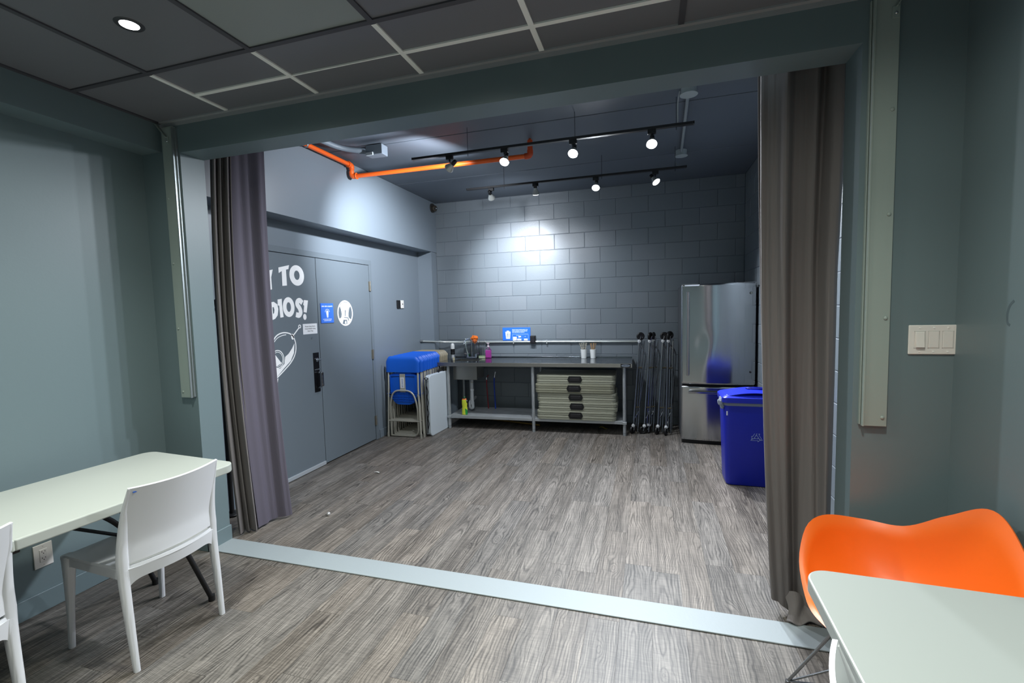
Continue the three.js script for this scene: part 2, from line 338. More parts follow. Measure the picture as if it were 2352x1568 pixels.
// recessed downlights of the front room
function downlight(x, z, label) {
  const o = thing('downlight', label, 'ceiling light', [x, YC + 0.006, z], 0, 'recessed downlights of the front room');
  mesh('trim_ring', lathe([[0.033, -0.001], [0.036, -0.004], [0.048, -0.004], [0.052, 0]], 32), S(0x3a3a3e, 0.4), o);
  mesh('diffuser', new THREE.CylinderGeometry(0.033, 0.033, 0.003, 28).translate(0, -0.002, 0), bulbGlow, o);
  spot(V(x, YC - 0.012, z), V(x, 0, z), FRONT_COL, DOWN_CD, 1.03, 1, 3);           // bright core of the beam
  spot(V(x, YC - 0.012, z), V(x, 0, z), FRONT_COL, DOWN_CD * 0.22, 1.46, 0.35, 3);  // and its wide edge
  return o;
}
downlight(-2.03, -1.445, 'round downlight glowing in a dark ceiling panel above the long table');
downlight(-0.89, -1.45, 'round downlight out of frame over the middle of the front room');
downlight(0.43, -1.20, 'round downlight out of frame above the right-hand table');
downlight(-2.03, 0.1, 'round downlight out of frame above the rear end of the long table');
downlight(-0.80, 0.5, 'round downlight out of frame behind the camera');
downlight(0.43, 0.3, 'round downlight out of frame near the rear right corner');

// ------------------------------------------------------------------ the setting: back room
const XD = -3.145, XB = -2.92, ZB = -6.1, YB = 3.05, XBR = 1.10;
const wd = struct('wall_doors', 'slate grey painted wall with the double doors');
{
  const s = poly([[2.36, 0], [2.93, 0], [2.93, 2.082], [4.715, 2.082], [4.715, 0], [6.1, 0], [6.1, 3.05], [2.36, 3.05]]);
  mesh('surface', metreUV(ext(s, 0.15).rotateY(Math.PI / 2).translate(XD - 0.15, 0, 0), 2.5), backPaint, wd);
  mesh('backing', bx(XD - 0.25, XD - 0.15, 0, 3.2, -6.2, -2.3), slotDark, wd);
  mesh('baseboard', bx(XD, XD + 0.012, 0, 0.1, -5.94, -4.80, 0.003), backPaint, wd);
}
const bh = struct('bulkhead', 'deep boxed bulkhead above the doors'); mesh('surface', wbox(XD, XB, 2.355, YB, ZB, ZI), backPaint, bh);
const pil = struct('pilaster', 'shallow pier in the corner beside the folding chairs'); mesh('surface', wbox(XD, XB - 0.01, 0, 2.355, ZB, -5.94), backPaint, pil);
const cb = struct('ceiling_back', 'dark slab ceiling with two open joints');
mesh('backing', bx(-3.4, 1.35, YB + 0.03, YB + 0.2, -6.3, ZI), S(0x111114, 0.9), cb);
for (const [a, b] of [[-3.80, ZI], [-5.03, -3.812], [ZB, -5.042]]) mesh('ceiling_panel', wbox(XB, XBR, YB, YB + 0.03, a, b, 0.004), ceilPaint, cb);
// concrete blocks
const chamBlock = (w, h, d, c) => { // front face towards +z, edges chamfered
  const x = w / 2, y = h / 2; const ring = (k, z) => [[-x + k, -y + k], [x - k, -y + k], [x - k, y - k], [-x + k, y - k]].map(([a, b]) => V(a, b, z));
  const g = loft([ring(0, -d), ring(0, -c), ring(c, 0)], 0.1); const p = g.attributes.position, u = g.attributes.uv;
  for (let i = 0; i < p.count; i++) u.setXY(i, p.getX(i) * 3, p.getY(i) * 3); return g; };
const blockGeo = {};
function blockWall(o, along0, along1, place) {
  for (let r = 0; r < 16; r++) {
    const y0 = Math.max(0, r * 0.2 - 0.1), y1 = Math.min(YB, r * 0.2 + 0.1); const off = (r % 2 === 0) ? 0.0 : 0.2;
    for (let k = -20; k < 20; k++) {
      let a = off + k * 0.4, b = a + 0.4; a = Math.max(a, along0); b = Math.min(b, along1); if (b - a < 0.03 || y1 - y0 < 0.03) continue;
      const w = b - a - 0.0045, h = y1 - y0 - 0.0045, key = w.toFixed(3) + 'x' + h.toFixed(3);
      const g = blockGeo[key] ??= chamBlock(w, h, 0.03, 0.0035);
      const m = mesh('block', g, rnd() < 0.7 ? blockPaint : blockPaint2, o); place(m, (a + b) / 2, (y0 + y1) / 2, rr(-0.0012, 0.0012));
    }
  }
}
const wb = struct('wall_back', 'painted concrete block wall behind the steel counter');
mesh('mortar', bx(-3.3, 1.3, 0, 3.2, ZB - 0.3, ZB - 0.0045), mortarPaint, wb);
blockWall(wb, XB - 0.01, XBR, (m, a, y, d) => m.position.set(a, y, ZB + d));
const wbr = struct('wall_back_right', 'painted concrete block wall beside the fridge');
mesh('mortar', bx(XBR + 0.0045, XBR + 0.25, 0, 3.2, ZB, ZI), mortarPaint, wbr);
blockWall(wbr, 2.36, 6.1, (m, a, y, d) => { m.rotation.y = -Math.PI / 2; m.position.set(XBR - d, y, -a); });

// double doors
const frame = struct('door_frame', 'grey painted steel frame of the double doors');
mesh('frame', [bx(XD - 0.1, XD + 0.012, 2.078, 2.132, -4.765, -2.88, 0.003), bx(XD - 0.1, XD + 0.012, 0, 2.079, -4.765, -4.716, 0.003), bx(XD - 0.1, XD + 0.012, 0, 2.079, -2.929, -2.88, 0.003)], doorPaint, frame);
const toDoor = (g) => g.rotateY(Math.PI / 2);
const d1 = struct('door_1', 'grey door leaf nearer the folding chairs with three hinges');
mesh('leaf', bx(XD - 0.045, XD + 0.004, 0.012, 2.074, -4.712, -3.824, 0.002), doorPaint, d1);
for (const y of [1.832, 1.031, 0.237]) { const h = mesh('hinge', [cyl(0.0085, 0.0085, 0.115, XD + 0.018, y, -4.716, 12), bx(XD + 0.004, XD + 0.014, y - 0.055, y + 0.055, -4.735, -4.70)], S(0x9a958a, 0.35, { metalness: 0.8 }), d1); }
const DX = XD + 0.0042;
const d2 = struct('door_2', 'grey door leaf with white lettering and a lever lock');
mesh('leaf', bx(XD - 0.045, XD + 0.004, 0.04, 2.074, -3.818, -2.932, 0.002), doorPaint, d2);
mesh('door_sweep', bx(XD - 0.01, XD + 0.014, 0.006, 0.042, -3.815, -2.935, 0.003), S(0xb6bcc2, 0.35, { metalness: 0.3 }), d2);
[
  [poly([[3.163, 1.889], [3.202, 1.899], [3.225, 1.865], [3.237, 1.912], [3.277, 1.921], [3.255, 1.853], [3.256, 1.749], [3.208, 1.735], [3.205, 1.837]])],
  [poly([[3.343, 1.944], [3.471, 1.975], [3.461, 1.939], [3.431, 1.931], [3.432, 1.789], [3.377, 1.783], [3.379, 1.915], [3.343, 1.895]])],
  [poly(oval(3.562, 1.887, 0.093, 0.095), [oval(3.562, 1.889, 0.035, 0.043)])],
  [poly([[3.21, 1.632], [3.266, 1.641], [3.304, 1.619], [3.314, 1.575], [3.302, 1.522], [3.271, 1.492], [3.231, 1.479], [3.221, 1.541]], [[[3.248, 1.593], [3.262, 1.595], [3.269, 1.571], [3.264, 1.545], [3.25, 1.532]]])],
  [poly([[3.311, 1.661], [3.36, 1.668], [3.359, 1.619], [3.37, 1.505], [3.331, 1.5], [3.326, 1.606], [3.309, 1.61]])],
  [poly(oval(3.438, 1.594, 0.071, 0.09), [oval(3.438, 1.594, 0.027, 0.044)])],
  [poly(stroke(smooth([[3.612, 1.632], [3.58, 1.655], [3.552, 1.645], [3.546, 1.618], [3.572, 1.584], [3.584, 1.545], [3.562, 1.517], [3.522, 1.525]], 28), 0.048))],
  [poly([[3.636, 1.66], [3.689, 1.656], [3.662, 1.539], [3.623, 1.546], [3.634, 1.606], [3.622, 1.615]]), poly(oval(3.635, 1.5, 0.022, 0.029, 20))],
].forEach((q) => { mesh('letter', q.map((s) => toDoor(ext(s, 0.0006)).translate(DX, 0, 0)), vinyl, d2); });
mesh('graphic', [
  poly(stroke(smooth([[3.20, 1.22], [3.231, 1.293], [3.27, 1.339], [3.329, 1.362], [3.394, 1.362], [3.459, 1.336], [3.492, 1.278], [3.497, 1.212], [3.476, 1.149], [3.427, 1.09], [3.363, 1.043], [3.295, 0.999], [3.241, 0.967]], 60), 0.011)),
  poly(stroke(smooth([[3.229, 1.276], [3.28, 1.32], [3.333, 1.339], [3.387, 1.345]], 20), 0.006)),
  poly([[3.481, 1.26], [3.469, 1.173], [3.423, 1.102], [3.346, 1.05], [3.239, 0.971], [3.23, 1.043], [3.243, 1.056], [3.294, 1.05], [3.345, 1.085], [3.36, 1.147], [3.403, 1.171], [3.45, 1.217]]),
  poly(oval(3.271, 1.135, 0.076, 0.082), [oval(3.271, 1.135, 0.068, 0.074)]), poly(oval(3.271, 1.135, 0.060, 0.065), [oval(3.271, 1.135, 0.055, 0.060)]),
  poly([[3.241, 1.183], [3.298, 1.114], [3.314, 1.095], [3.26, 1.076], [3.228, 1.088]]), poly(stroke([[3.482, 1.340], [3.549, 1.399]], 0.011)),
  poly(oval(3.56, 1.412, 0.018, 0.018, 20), [oval(3.56, 1.412, 0.009, 0.009, 16)]), poly(oval(3.464, 1.322, 0.018, 0.027, 20)), poly([[3.237, 0.954], [3.266, 0.967], [3.254, 0.924], [3.232, 0.888]]),
].map((s) => toDoor(ext(s, 0.0006)).translate(DX, 0, 0)), vinyl, d2).userData.label = 'white vinyl drawing of a round-eyed capsule with an aerial';
mesh('peephole', cylX(0.008, 0.006, XD + 0.006, 1.293, -3.712, 14), metalBright, d2);
{
  const hs = mesh('lock_plate', bx(XD + 0.004, XD + 0.009, 0.757, 1.146, -3.795, -3.716, 0.002), S(0x2c2c30, 0.3, { metalness: 0.8 }), d2);
  mesh('thumb_turn', [cylX(0.02, 0.012, XD + 0.015, 1.075, -3.755), bx(XD + 0.018, XD + 0.034, 1.068, 1.082, -3.80, -3.735, 0.004)], metalBright, hs);
  mesh('ledge', bx(XD + 0.009, XD + 0.02, 0.975, 0.985, -3.795, -3.72, 0.002), metalBright, hs);
  mesh('pull_handle', [tube([[XD + 0.008, 0.945, -3.757], [XD + 0.06, 0.945, -3.757], [XD + 0.065, 0.82, -3.757], [XD + 0.008, 0.80, -3.757]], 0.012, 10, 0.02), bx(XD + 0.05, XD + 0.072, 0.815, 0.955, -3.775, -3.74, 0.006)], S(0x9a9ca0, 0.22, { metalness: 1 }), hs);
}
// emblem, signs and plates on and near the doors
{
  const e = thing('round_emblem', 'round white emblem of a figure hushing with a finger on the grey door', 'sticker');
  const W = [poly(oval(4.248, 1.526, 0.131, 0.137, 48), [oval(4.248, 1.526, 0.115, 0.121, 48)]), poly([[4.157, 1.603], [4.177, 1.63], [4.244, 1.643], [4.314, 1.63], [4.337, 1.603], [4.315, 1.573], [4.301, 1.528], [4.298, 1.491], [4.311, 1.47], [4.34, 1.457], [4.308, 1.424], [4.272, 1.407], [4.197, 1.419], [4.141, 1.466], [4.179, 1.482], [4.187, 1.518], [4.177, 1.568]])];
  mesh('ring_and_figure', W.map((s) => toDoor(ext(s, 0.0006)).translate(DX, 0, 0)), vinyl, e);
  const D = [[[4.242, 1.558], [4.256, 1.558], [4.248, 1.492], [4.236, 1.493]], [[4.221, 1.484], [4.293, 1.479], [4.307, 1.443], [4.297, 1.44], [4.282, 1.471], [4.221, 1.477]], [[4.194, 1.411], [4.21, 1.455], [4.271, 1.453], [4.272, 1.407], [4.26, 1.408], [4.256, 1.441], [4.237, 1.442], [4.23, 1.409]]];
  mesh('dark_lines', D.map((s) => toDoor(ext(poly(s), 0.0004)).translate(DX + 0.0007, 0, 0)), doorPaint, e);
}
// a printed plate: box with the print on its front
function printed(name, label, w, h, d, tex, side, category) {
  const o = thing(name, label, category); mesh('board', bx(-w / 2, w / 2, -h / 2, h / 2, 0, d, 0.0015), side, o);
  mesh('print', new THREE.PlaneGeometry(w * 0.985, h * 0.985).translate(0, 0, d + 0.0004), S(0xffffff, 0.5, { map: tex }), o); return o;
}
const signBlue = S(0x2a62c8, 0.45), paper = S(0xe8eaee, 0.7);
{
  const t = canvasTex(384, 512, (c, w, h) => { c.fillStyle = '#3a74dc'; c.fillRect(0, 0, w, h); c.fillStyle = '#fff'; c.textAlign = 'center'; c.font = 'bold 46px sans-serif'; c.fillText('ON AIR LIGHTS', w / 2, 92, 330);
    c.strokeStyle = '#fff'; c.lineWidth = 12; for (let i = 0; i < 7; i++) { const a = Math.PI * (0.0 + i / 6); c.beginPath(); c.moveTo(192 + Math.cos(a) * 48, 215 - Math.sin(a) * 48); c.lineTo(192 + Math.cos(a) * 74, 215 - Math.sin(a) * 74); c.stroke(); }
    c.beginPath(); c.arc(192, 218, 30, 0, 7); c.fill(); c.beginPath(); c.moveTo(158, 232); c.lineTo(226, 232); c.lineTo(212, 372); c.lineTo(176, 372); c.fill(); c.strokeStyle = '#3a74dc'; c.lineWidth = 5; c.beginPath(); c.moveTo(182, 240); c.lineTo(188, 360); c.moveTo(202, 240); c.lineTo(198, 360); c.stroke();
    c.font = 'bold 28px sans-serif'; c.fillText('IF THE LIGHTS ARE ON,', w / 2, 425, 260); c.fillText('PLEASE BE QUIET', w / 2, 462, 220); });
  const o = printed('wall_sign', 'small blue sign with a lit bulb under white lettering on the door', 0.193, 0.2, 0.006, t, signBlue, 'sign'); o.position.set(DX, 1.53, -3.951); o.rotation.y = Math.PI / 2;
  const t2 = canvasTex(384, 196, (c, w, h) => { c.fillStyle = '#eceef2'; c.fillRect(0, 0, w, h); c.fillStyle = '#333'; c.textAlign = 'center'; c.font = 'bold 34px sans-serif'; c.fillText('Please Keep Doors', w / 2, 62, 280); c.fillText('Closed While Using', w / 2, 106, 290); c.fillText('Nose Trap', w / 2, 150, 150); });
  const p = printed('paper_notice', 'white paper notice with three lines of print above the door lock', 0.195, 0.1, 0.0012, t2, paper, 'notice'); p.position.set(DX, 1.383, -3.698); p.rotation.y = Math.PI / 2;
  const t3 = canvasTex(1024, 460, (c, w, h) => { c.fillStyle = '#2469d6'; c.fillRect(0, 0, w, h); c.fillStyle = '#fff'; c.strokeStyle = '#fff';
    c.fillRect(96, 148, 198, 22); c.fillRect(150, 112, 92, 40); c.fillStyle = '#2469d6'; c.fillRect(172, 128, 48, 20); c.fillStyle = '#fff'; c.beginPath(); c.moveTo(100, 178); c.lineTo(290, 178); c.lineTo(268, 400); c.lineTo(122, 400); c.fill(); c.fillStyle = '#5f8090'; for (const x of [142, 182, 222]) { c.beginPath(); c.moveTo(x, 206); c.lineTo(x + 24, 206); c.lineTo(x + 22, 376); c.lineTo(x + 8, 376); c.fill(); }
    c.fillStyle = '#e8eefc'; c.font = 'bold 40px sans-serif'; c.fillText('PRODUCTION IS RESPONSIBLE FOR', 350, 92, 580); c.fillText('THEIR GARBAGE. PLEASE ENSURE', 350, 136, 570); c.fillText('YOU DISPOSE OF WASTE.', 350, 180, 470); c.fillStyle = '#9fc0f2'; c.font = '26px sans-serif'; c.fillText('GARBAGE AND RECYCLING LOCATIONS ARE SHOWN BELOW', 350, 226, 600);
    c.lineWidth = 7; c.strokeStyle = '#a9c8f6'; c.strokeRect(362, 248, 590, 230); c.fillStyle = '#e8eefc'; c.fillRect(384, 330, 138, 130); c.fillRect(586, 296, 94, 52); c.fillRect(540, 402, 150, 60); c.fillRect(790, 398, 130, 62); c.fillStyle = '#a9c8f6'; c.fillRect(500, 276, 110, 14); c.fillRect(810, 312, 56, 16); c.fillRect(576, 368, 60, 12); c.strokeStyle = '#5f95e6'; c.strokeRect(700, 280, 60, 140); });
  const q = printed('wall_sign', 'wide blue sign with a white waste bin on the block wall', 0.4, 0.18, 0.006, t3, signBlue, 'sign'); q.position.set(-1.755, 1.178, ZB + 0.001);
}
{
  const t = thing('door_controller', 'pair of small wall plates, one black and one white, beside the doors', 'control', [XD, 1.625, -5.40], Math.PI / 2);
  mesh('black_plate', bx(-0.085, -0.012, -0.055, 0.05, 0, 0.02, 0.004), black, t); mesh('white_plate', bx(0.004, 0.078, -0.055, 0.05, 0, 0.016, 0.004), plate, t); mesh('button', new THREE.SphereGeometry(0.008, 10, 8).translate(0.042, 0.0, 0.016), slotDark, t);
}

// ------------------------------------------------------------------ track lighting
function track(x0, x1, y, z, label, stems) {
  const o = thing('light_track', label, 'light track', [0, 0, z]);
  mesh('bar', bx(x0, x1, y - 0.012, y + 0.008, -0.017, 0.017, 0.002), blackMetal, o);
  for (const x of [x0 - 0.006, x1]) mesh('end_cap', bx(x, x + 0.006, y - 0.013, y + 0.009, -0.018, 0.018, 0.002), black, o);
  for (const x of stems) mesh('hanger_rod', [cyl(0.003, 0.003, YB - y + 0.035, x, (YB + y) / 2 - 0.0175, 0, 8)], wire, o);
  return o;
}
track(-1.966, 0.318, 2.85, -3.70, 'black light track nearest the opening, below the ceiling', [-1.453, -0.55, 0.2]);
track(-1.912, 0.349, 2.85, -4.82, 'black light track nearer the block wall, below the ceiling', [-1.485, -0.45, 0.25]);
function head(x, z, aim, lit, label, cd) {
  const o = thing('track_spotlight', label, 'spotlight', [x, 2.838, z], 0, 'spotlight heads on the tracks');
  mesh('adapter', bx(-0.03, 0.03, -0.032, 0, -0.016, 0.016, 0.003), black, o);
  const dir = V(...aim).sub(V(x, 2.75, z)).normalize(); const c = V(0, -0.095, 0);
  const q = new THREE.Quaternion().setFromUnitVectors(V(0, -1, 0), dir); const put = (g) => g.applyQuaternion(q).translate(c.x, c.y, c.z);
  mesh('yoke', [tube([[0, -0.03, 0], [0, -0.05, 0], [0.0, -0.065, -0.028], [0.0, -0.1, -0.03]], 0.0045, 6, 0.012), cyl(0.008, 0.008, 0.016, 0, -0.038, 0, 10)], black, o);
  mesh('bulb', put(lathe([[0.0, 0.066], [0.016, 0.066], [0.018, 0.04], [0.022, 0.03], [0.038, -0.008], [0.041, -0.016], [0.038, -0.019]], 24)), bulbShell, o);
  mesh('socket', put(lathe([[0, 0.09], [0.017, 0.088], [0.019, 0.05], [0.016, 0.046]], 16)), black, o);
  mesh('lens', put(lathe([[0.0375, -0.018], [0.03, -0.022], [0.015, -0.025], [0, -0.026]], 24)), lit ? bulbGlow : S(0x8f9290, 0.2), o);
  if (lit) {
    const p = V(x, 2.838, z).add(c).addScaledVector(dir, 0.034); const t = p.clone().addScaledVector(dir, 2);
    for (const [k, a, pen] of cd) spot(p, t, BACK_COL, k, a, pen, 2);
  }
  return o;
}
const wide = [[HEAD_CD, 1.25, 1]];
head(-1.62, -3.70, [-2.92, 2.2, -4.52], true, 'leftmost head of the track near the opening, turned to the bulkhead', [[SPOT_CD * 1.5, 0.64, 1], [SPILL_CD * 3, 1.45, 0.3]]);
head(-1.13, -3.70, [-1.3, 0, -1.6], true, 'second head of the near track, lit, in front of the orange pipe', wide);
head(-0.565, -3.70, [-0.7, 0, -1.3], true, 'third head of the near track, brightly lit', wide);
head(0.027, -3.70, [-0.1, 0, -1.2], true, 'fourth head of the near track, the brightest', wide);
head(-1.635, -4.82, [-1.72, 2.02, -6.1], true, 'leftmost head of the far track, turned to the block wall', [[SPOT_CD * 1.1, 0.62, 1], [SPILL_CD * 1.5, 1.4, 0.8]]);
head(-1.14, -4.82, [-1.25, 0.4, -5.75], true, 'second head of the far track, seen from behind, turned down to the counter', [[HEAD_CD * 0.9, 1.25, 1]]);
head(-0.51, -4.82, [-0.6, 0, -2.6], true, 'third head of the far track, lit and facing the front room', wide);
head(0.067, -4.82, [1.1, 1.1, -3.9], true, 'fourth head of the far track, a small bright point', [[HEAD_CD * 2.2, 1.05, 1]]);

// ------------------------------------------------------------------ pipes and boxes under the ceiling
{
  const o = thing('sprinkler_pipe', 'bright orange sprinkler pipe along the bulkhead and across the ceiling', 'pipe'); const r = 0.021, x = -2.865;
  mesh('wall_run', tube([[x, 3.005, ZI - 0.05], [x, 3.005, -4.085]], r, 14), orangePaint, o);
  mesh('drop', tube([[x, 3.0, -4.09], [x, 2.915, -4.09]], r, 14), orangePaint, o);
  mesh('cross_run', tube([[x, 2.90, -4.10], [-1.02, 2.90, -4.13]], r, 14), orangePaint, o);
  const el = (pts) => tube(pts, r * 1.3, 14, 0.03);
  mesh('elbow', [el([[x, 3.005, -4.04], [x, 3.005, -4.09], [x, 2.965, -4.09]]), new THREE.TorusGeometry(r * 1.25, 0.006, 8, 18).translate(x, 3.005, -4.04)], orangePaint, o);
  mesh('elbow', [el([[x, 2.945, -4.09], [x, 2.90, -4.095], [x + 0.05, 2.90, -4.10]]), new THREE.TorusGeometry(r * 1.25, 0.006, 8, 18).rotateY(Math.PI / 2).translate(x + 0.05, 2.9, -4.10)], orangePaint, o);
  mesh('elbow', [el([[-1.07, 2.90, -4.13], [-1.02, 2.90, -4.13], [-1.02, 2.95, -4.13]]), cyl(r * 1.15, r * 1.15, 0.1, -1.02, 2.985, -4.13, 16), cyl(0.012, 0.012, 0.02, -1.02, 3.04, -4.13, 12)], S(0xc2481c, 0.45), o);
  mesh('strap', [new THREE.TorusGeometry(r + 0.002, 0.004, 6, 20).scale(1, 1, 2.5).translate(x, 3.005, -3.45), bx(x - 0.055, x - 0.015, 3.0, 3.012, -3.46, -3.44)], metalBright, o);
}
{
  const o = thing('grey_conduit', 'thick grey plastic conduit bending into a torn grey box under the ceiling', 'conduit');
  mesh('tube', tube([[-2.72, 3.018, ZI - 0.05], [-2.72, 3.018, -3.35], [-2.66, 3.01, -3.66], [-2.47, 3.0, -3.78]], 0.023, 12, 0.2), conduitMat, o);
  for (const c of [[[-2.72, 3.018, -3.28], [-2.72, 3.018, -3.38]], [[-2.54, 3.003, -3.745], [-2.46, 3.0, -3.785]]]) mesh('coupling', tube(c, 0.028, 12), conduitMat, o);
  mesh('box', bx(-2.47, -2.30, 2.955, 3.045, -3.85, -3.75, 0.006), conduitMat, o);
  mesh('torn_flap', [bx(-2.37, -2.30, 3.02, 3.048, -3.752, -3.735, 0.003).rotateZ(0.03)], S(0xa8b0b4, 0.6), o);
}
{
  const o = thing('ceiling_box_run', 'thin pipe on the ceiling linking two round white boxes near the right-hand curtain', 'conduit');
  mesh('pipe', tube([[0.25, 3.03, ZI - 0.03], [0.275, 3.03, -3.6], [0.315, 3.03, -4.96]], 0.012, 10), S(0x8d9599, 0.5), o);
  for (const [x, z] of [[0.275, -3.56], [0.315, -4.96]]) mesh('round_box', [cyl(0.052, 0.052, 0.05, x, 3.024, z, 24), cyl(0.060, 0.060, 0.006, x, 2.996, z, 28)], S(0xa2acae, 0.5), o);
  for (const c of [[[0.215, 3.03, -3.56], [0.205, 2.98, -3.62], [0.21, 2.86, -3.70]], [[0.255, 3.03, -4.93], [0.25, 2.93, -4.90], [0.28, 2.86, -4.82]]]) mesh('feed_cord', tube(c, 0.004, 6), S(0x9aa0a2, 0.5), o);
}
{
  const o = thing('corner_camera', 'small dark round camera high in the corner above the bulkhead', 'camera', [XB, 2.965, -5.99]);
  mesh('base', cylX(0.062, 0.022, 0.011, 0, 0, 24), S(0x2e2b28, 0.5), o); mesh('ball', new THREE.SphereGeometry(0.042, 18, 14).translate(0.045, -0.008, 0.012), S(0x3a342c, 0.45), o);
  mesh('barrel', cylZ(0.02, 0.018, 0.03, 0, 0, 0, 16).rotateY(0.9).translate(0.082, -0.018, 0.045), S(0x2a2622, 0.4), o); mesh('lens', new THREE.SphereGeometry(0.011, 12, 8).translate(0.097, -0.02, 0.056), metalBright, o);
}

// ------------------------------------------------------------------ curtains
function curtain(name, label, path, folds, y0, y1, mat, sway, hem) {
  const base = new THREE.CatmullRomCurve3(path.map(([x, z]) => V(x, 0, z)));
  const f = (u, v) => {
    const p = base.getPoint(u), t = base.getTangent(u), n = V(t.z, 0, -t.x); const y = y1 + (y0 - y1) * v;
    let d = 0; for (const [k, a, ph, g, w] of folds) d += a * Math.sin(u * k + ph + g * v) * (1 + w * v);
    const s = sway(u, v); d += s[1]; const hang = 0.012 * Math.sin(u * 9 + v * 5) * v;
    return V(p.x + n.x * (d + hang) + s[0], y + (hem ? hem(u, v) : 0), p.z + n.z * (d + hang) + (s[2] || 0));
  };
  const o = thing(name, label, 'curtain'); return [o, f, mat];
}
{
  const [o, f] = curtain('curtain', 'tall grey curtain gathered beside the double doors', [[-2.745, -2.425], [-2.72, -2.45], [-2.70, -2.485], [-2.675, -2.52]],
    [[21, 0.026, 0.4, 0.5, 0.1], [34, 0.010, 1.9, -0.8, 0.3], [9, 0.012, 2.4, 0.8, 0.3]], 0.012, 3.04, null, (u, v) => [-0.055 * Math.sin(3.1 * v) - 0.02 * v + 0.02 * u * v * v, 0, 0.012 * Math.sin(v * 4)], null);
  mesh('cloth', sheet(f, 96, 36, 0.004), curtainMat, o);
  const g = (u, v) => { const y = 3.04 - 3.022 * v, w = 1 + 0.25 * v * v; const x = -2.675 - 0.05 * Math.sin(2.9 * v) - 0.012 * (1 - v) + 0.062 * u * w - 0.035 * Math.sin(u * 3.1) * v + 0.004 * Math.sin(u * 26 + v) - 0.03 * (1 - v) * (1 - u) + (u > 0.62 ? 0.022 * Math.sin((u - 0.62) / 0.38 * 3.1416) : 0) + 0.014 * Math.exp(-(((u - 0.18) / 0.1) ** 2));
    return V(x + 0.012 * v * v, y, -2.515 - 0.20 * u * w + 0.02 * Math.sin(v * 3 + u * 4)); };
  mesh('outer_panel', sheet(g, 60, 36, 0.004), curtainMat2, o).userData.label = 'smoother violet grey edge panel';
}
{
  const [o, f] = curtain('curtain', 'tall grey-brown curtain hanging in heavy folds next to the recycling bin', [[0.485, -2.52], [0.56, -2.475], [0.66, -2.455], [0.78, -2.45], [0.862, -2.44]],
    [[25, 0.026, 1.2, 0.5, -0.45], [44, 0.012, 0.3, -1.2, -0.5], [10, 0.020, 1.0, 1.6, 0.9]], 0.012, 3.04, null, (u, v) => [0.10 * (1 - u) * v * v - 0.042 * u * Math.min(1, v * 2.2), 0, 0.02 * (1 - u) * v * v], (u, v) => 0.085 * v * v * v * Math.max(0, 1 - u * 2.6));
  mesh('cloth', sheet(f, 140, 40, 0.004), curtainMat, o);
  const hemC = [];
  mesh('pooled_hem', sheet((u, v) => V(0.635 + 0.16 * u + 0.012 * Math.sin(v * 4 + u * 4), 0.008 + 0.11 * (1 - v) ** 1.5 * (0.8 + 0.2 * Math.sin(u * 8)) + 0.006 * (1 + Math.sin(u * 14)) * v, -2.462 + 0.10 * v + 0.018 * Math.sin(u * 7)), 36, 12, 0.004), curtainMat, o);
}
tag(mesh('torn_tape', sheet((u, v) => V(0.63 + 0.075 * u, 0.006 + 0.004 * Math.sin(u * 14), -2.665 + 0.03 * v + 0.006 * Math.sin(u * 9)), 14, 3, 0.0015), S(0xb0aaa8, 0.8)), 'torn pale strip on the floor at the foot of a curtain', 'scrap');

// ------------------------------------------------------------------ left folding table
function foldTable(label, w, L, pos, turn, top, seam) {                // local x 0..w across, z 0..L along
  const o = thing('folding_table', label, 'table', pos, turn); const half = seam ? L / 2 - 0.0015 : L;
  const slab = (z0, z1, ra, rb) => { const s = new THREE.Shape(), x1 = w; s.moveTo(ra, z0); s.lineTo(x1 - ra, z0); if (ra) s.absarc(x1 - ra, z0 + ra, ra, -Math.PI / 2, 0); s.lineTo(x1, z1 - rb); if (rb) s.absarc(x1 - rb, z1 - rb, rb, 0, Math.PI / 2); s.lineTo(rb, z1); if (rb) s.absarc(rb, z1 - rb, rb, Math.PI / 2, Math.PI); s.lineTo(0, z0 + ra); if (ra) s.absarc(ra, z0 + ra, ra, Math.PI, Math.PI * 1.5);
    return ext(s, 0.033, 0.005).rotateX(Math.PI / 2).translate(0, 0.735, 0); };
  if (seam) { mesh('top_half', slab(0, half, 0.06, 0.006), top, o); mesh('top_half', slab(L - half, L, 0.006, 0.06), top, o); for (const x of [0.04, w - 0.12]) mesh('hinge', bx(x, x + 0.08, 0.672, 0.692, L / 2 - 0.03, L / 2 + 0.03, 0.004), black, o); }
  else mesh('top', slab(0, L, 0.06, 0.06), top, o);
  for (const [z, s] of [[0.10, 1], [L - 0.10, -1]]) {
    mesh('leg_frame', [tube([[w * 0.19, 0.69, z + s * 0.40], [w * 0.19, 0.40, z + s * 0.13], [w * 0.17, 0.012, z]], 0.0125, 8, 0.12), tube([[w * 0.81, 0.69, z + s * 0.40], [w * 0.81, 0.40, z + s * 0.13], [w * 0.83, 0.012, z]], 0.0125, 8, 0.12), tube([[w * 0.12, 0.692, z + s * 0.40], [w * 0.88, 0.692, z + s * 0.40]], 0.012, 8), tube([[w * 0.19, 0.35, z + s * 0.11], [w * 0.81, 0.35, z + s * 0.11]], 0.009, 8), tube([[w * 0.5, 0.35, z + s * 0.11], [w * 0.5, 0.69, z + s * 0.62]], 0.008, 8)], blackMetal, o);
    for (const x of [0.17, 0.83]) mesh('foot', cyl(0.016, 0.016, 0.03, w * x, 0.015, z, 12), black, o);
  }
  return o;
}
foldTable('long white folding table with a centre fold pushed along the left wall', 0.70, 1.75, [-2.838, 0, -1.945], -0.075, tableTop, true);
foldTable('pale grey folding table in front of the orange chair', 0.70, 1.6, [0.442, 0, -1.50], -0.035, tableTop2, false);

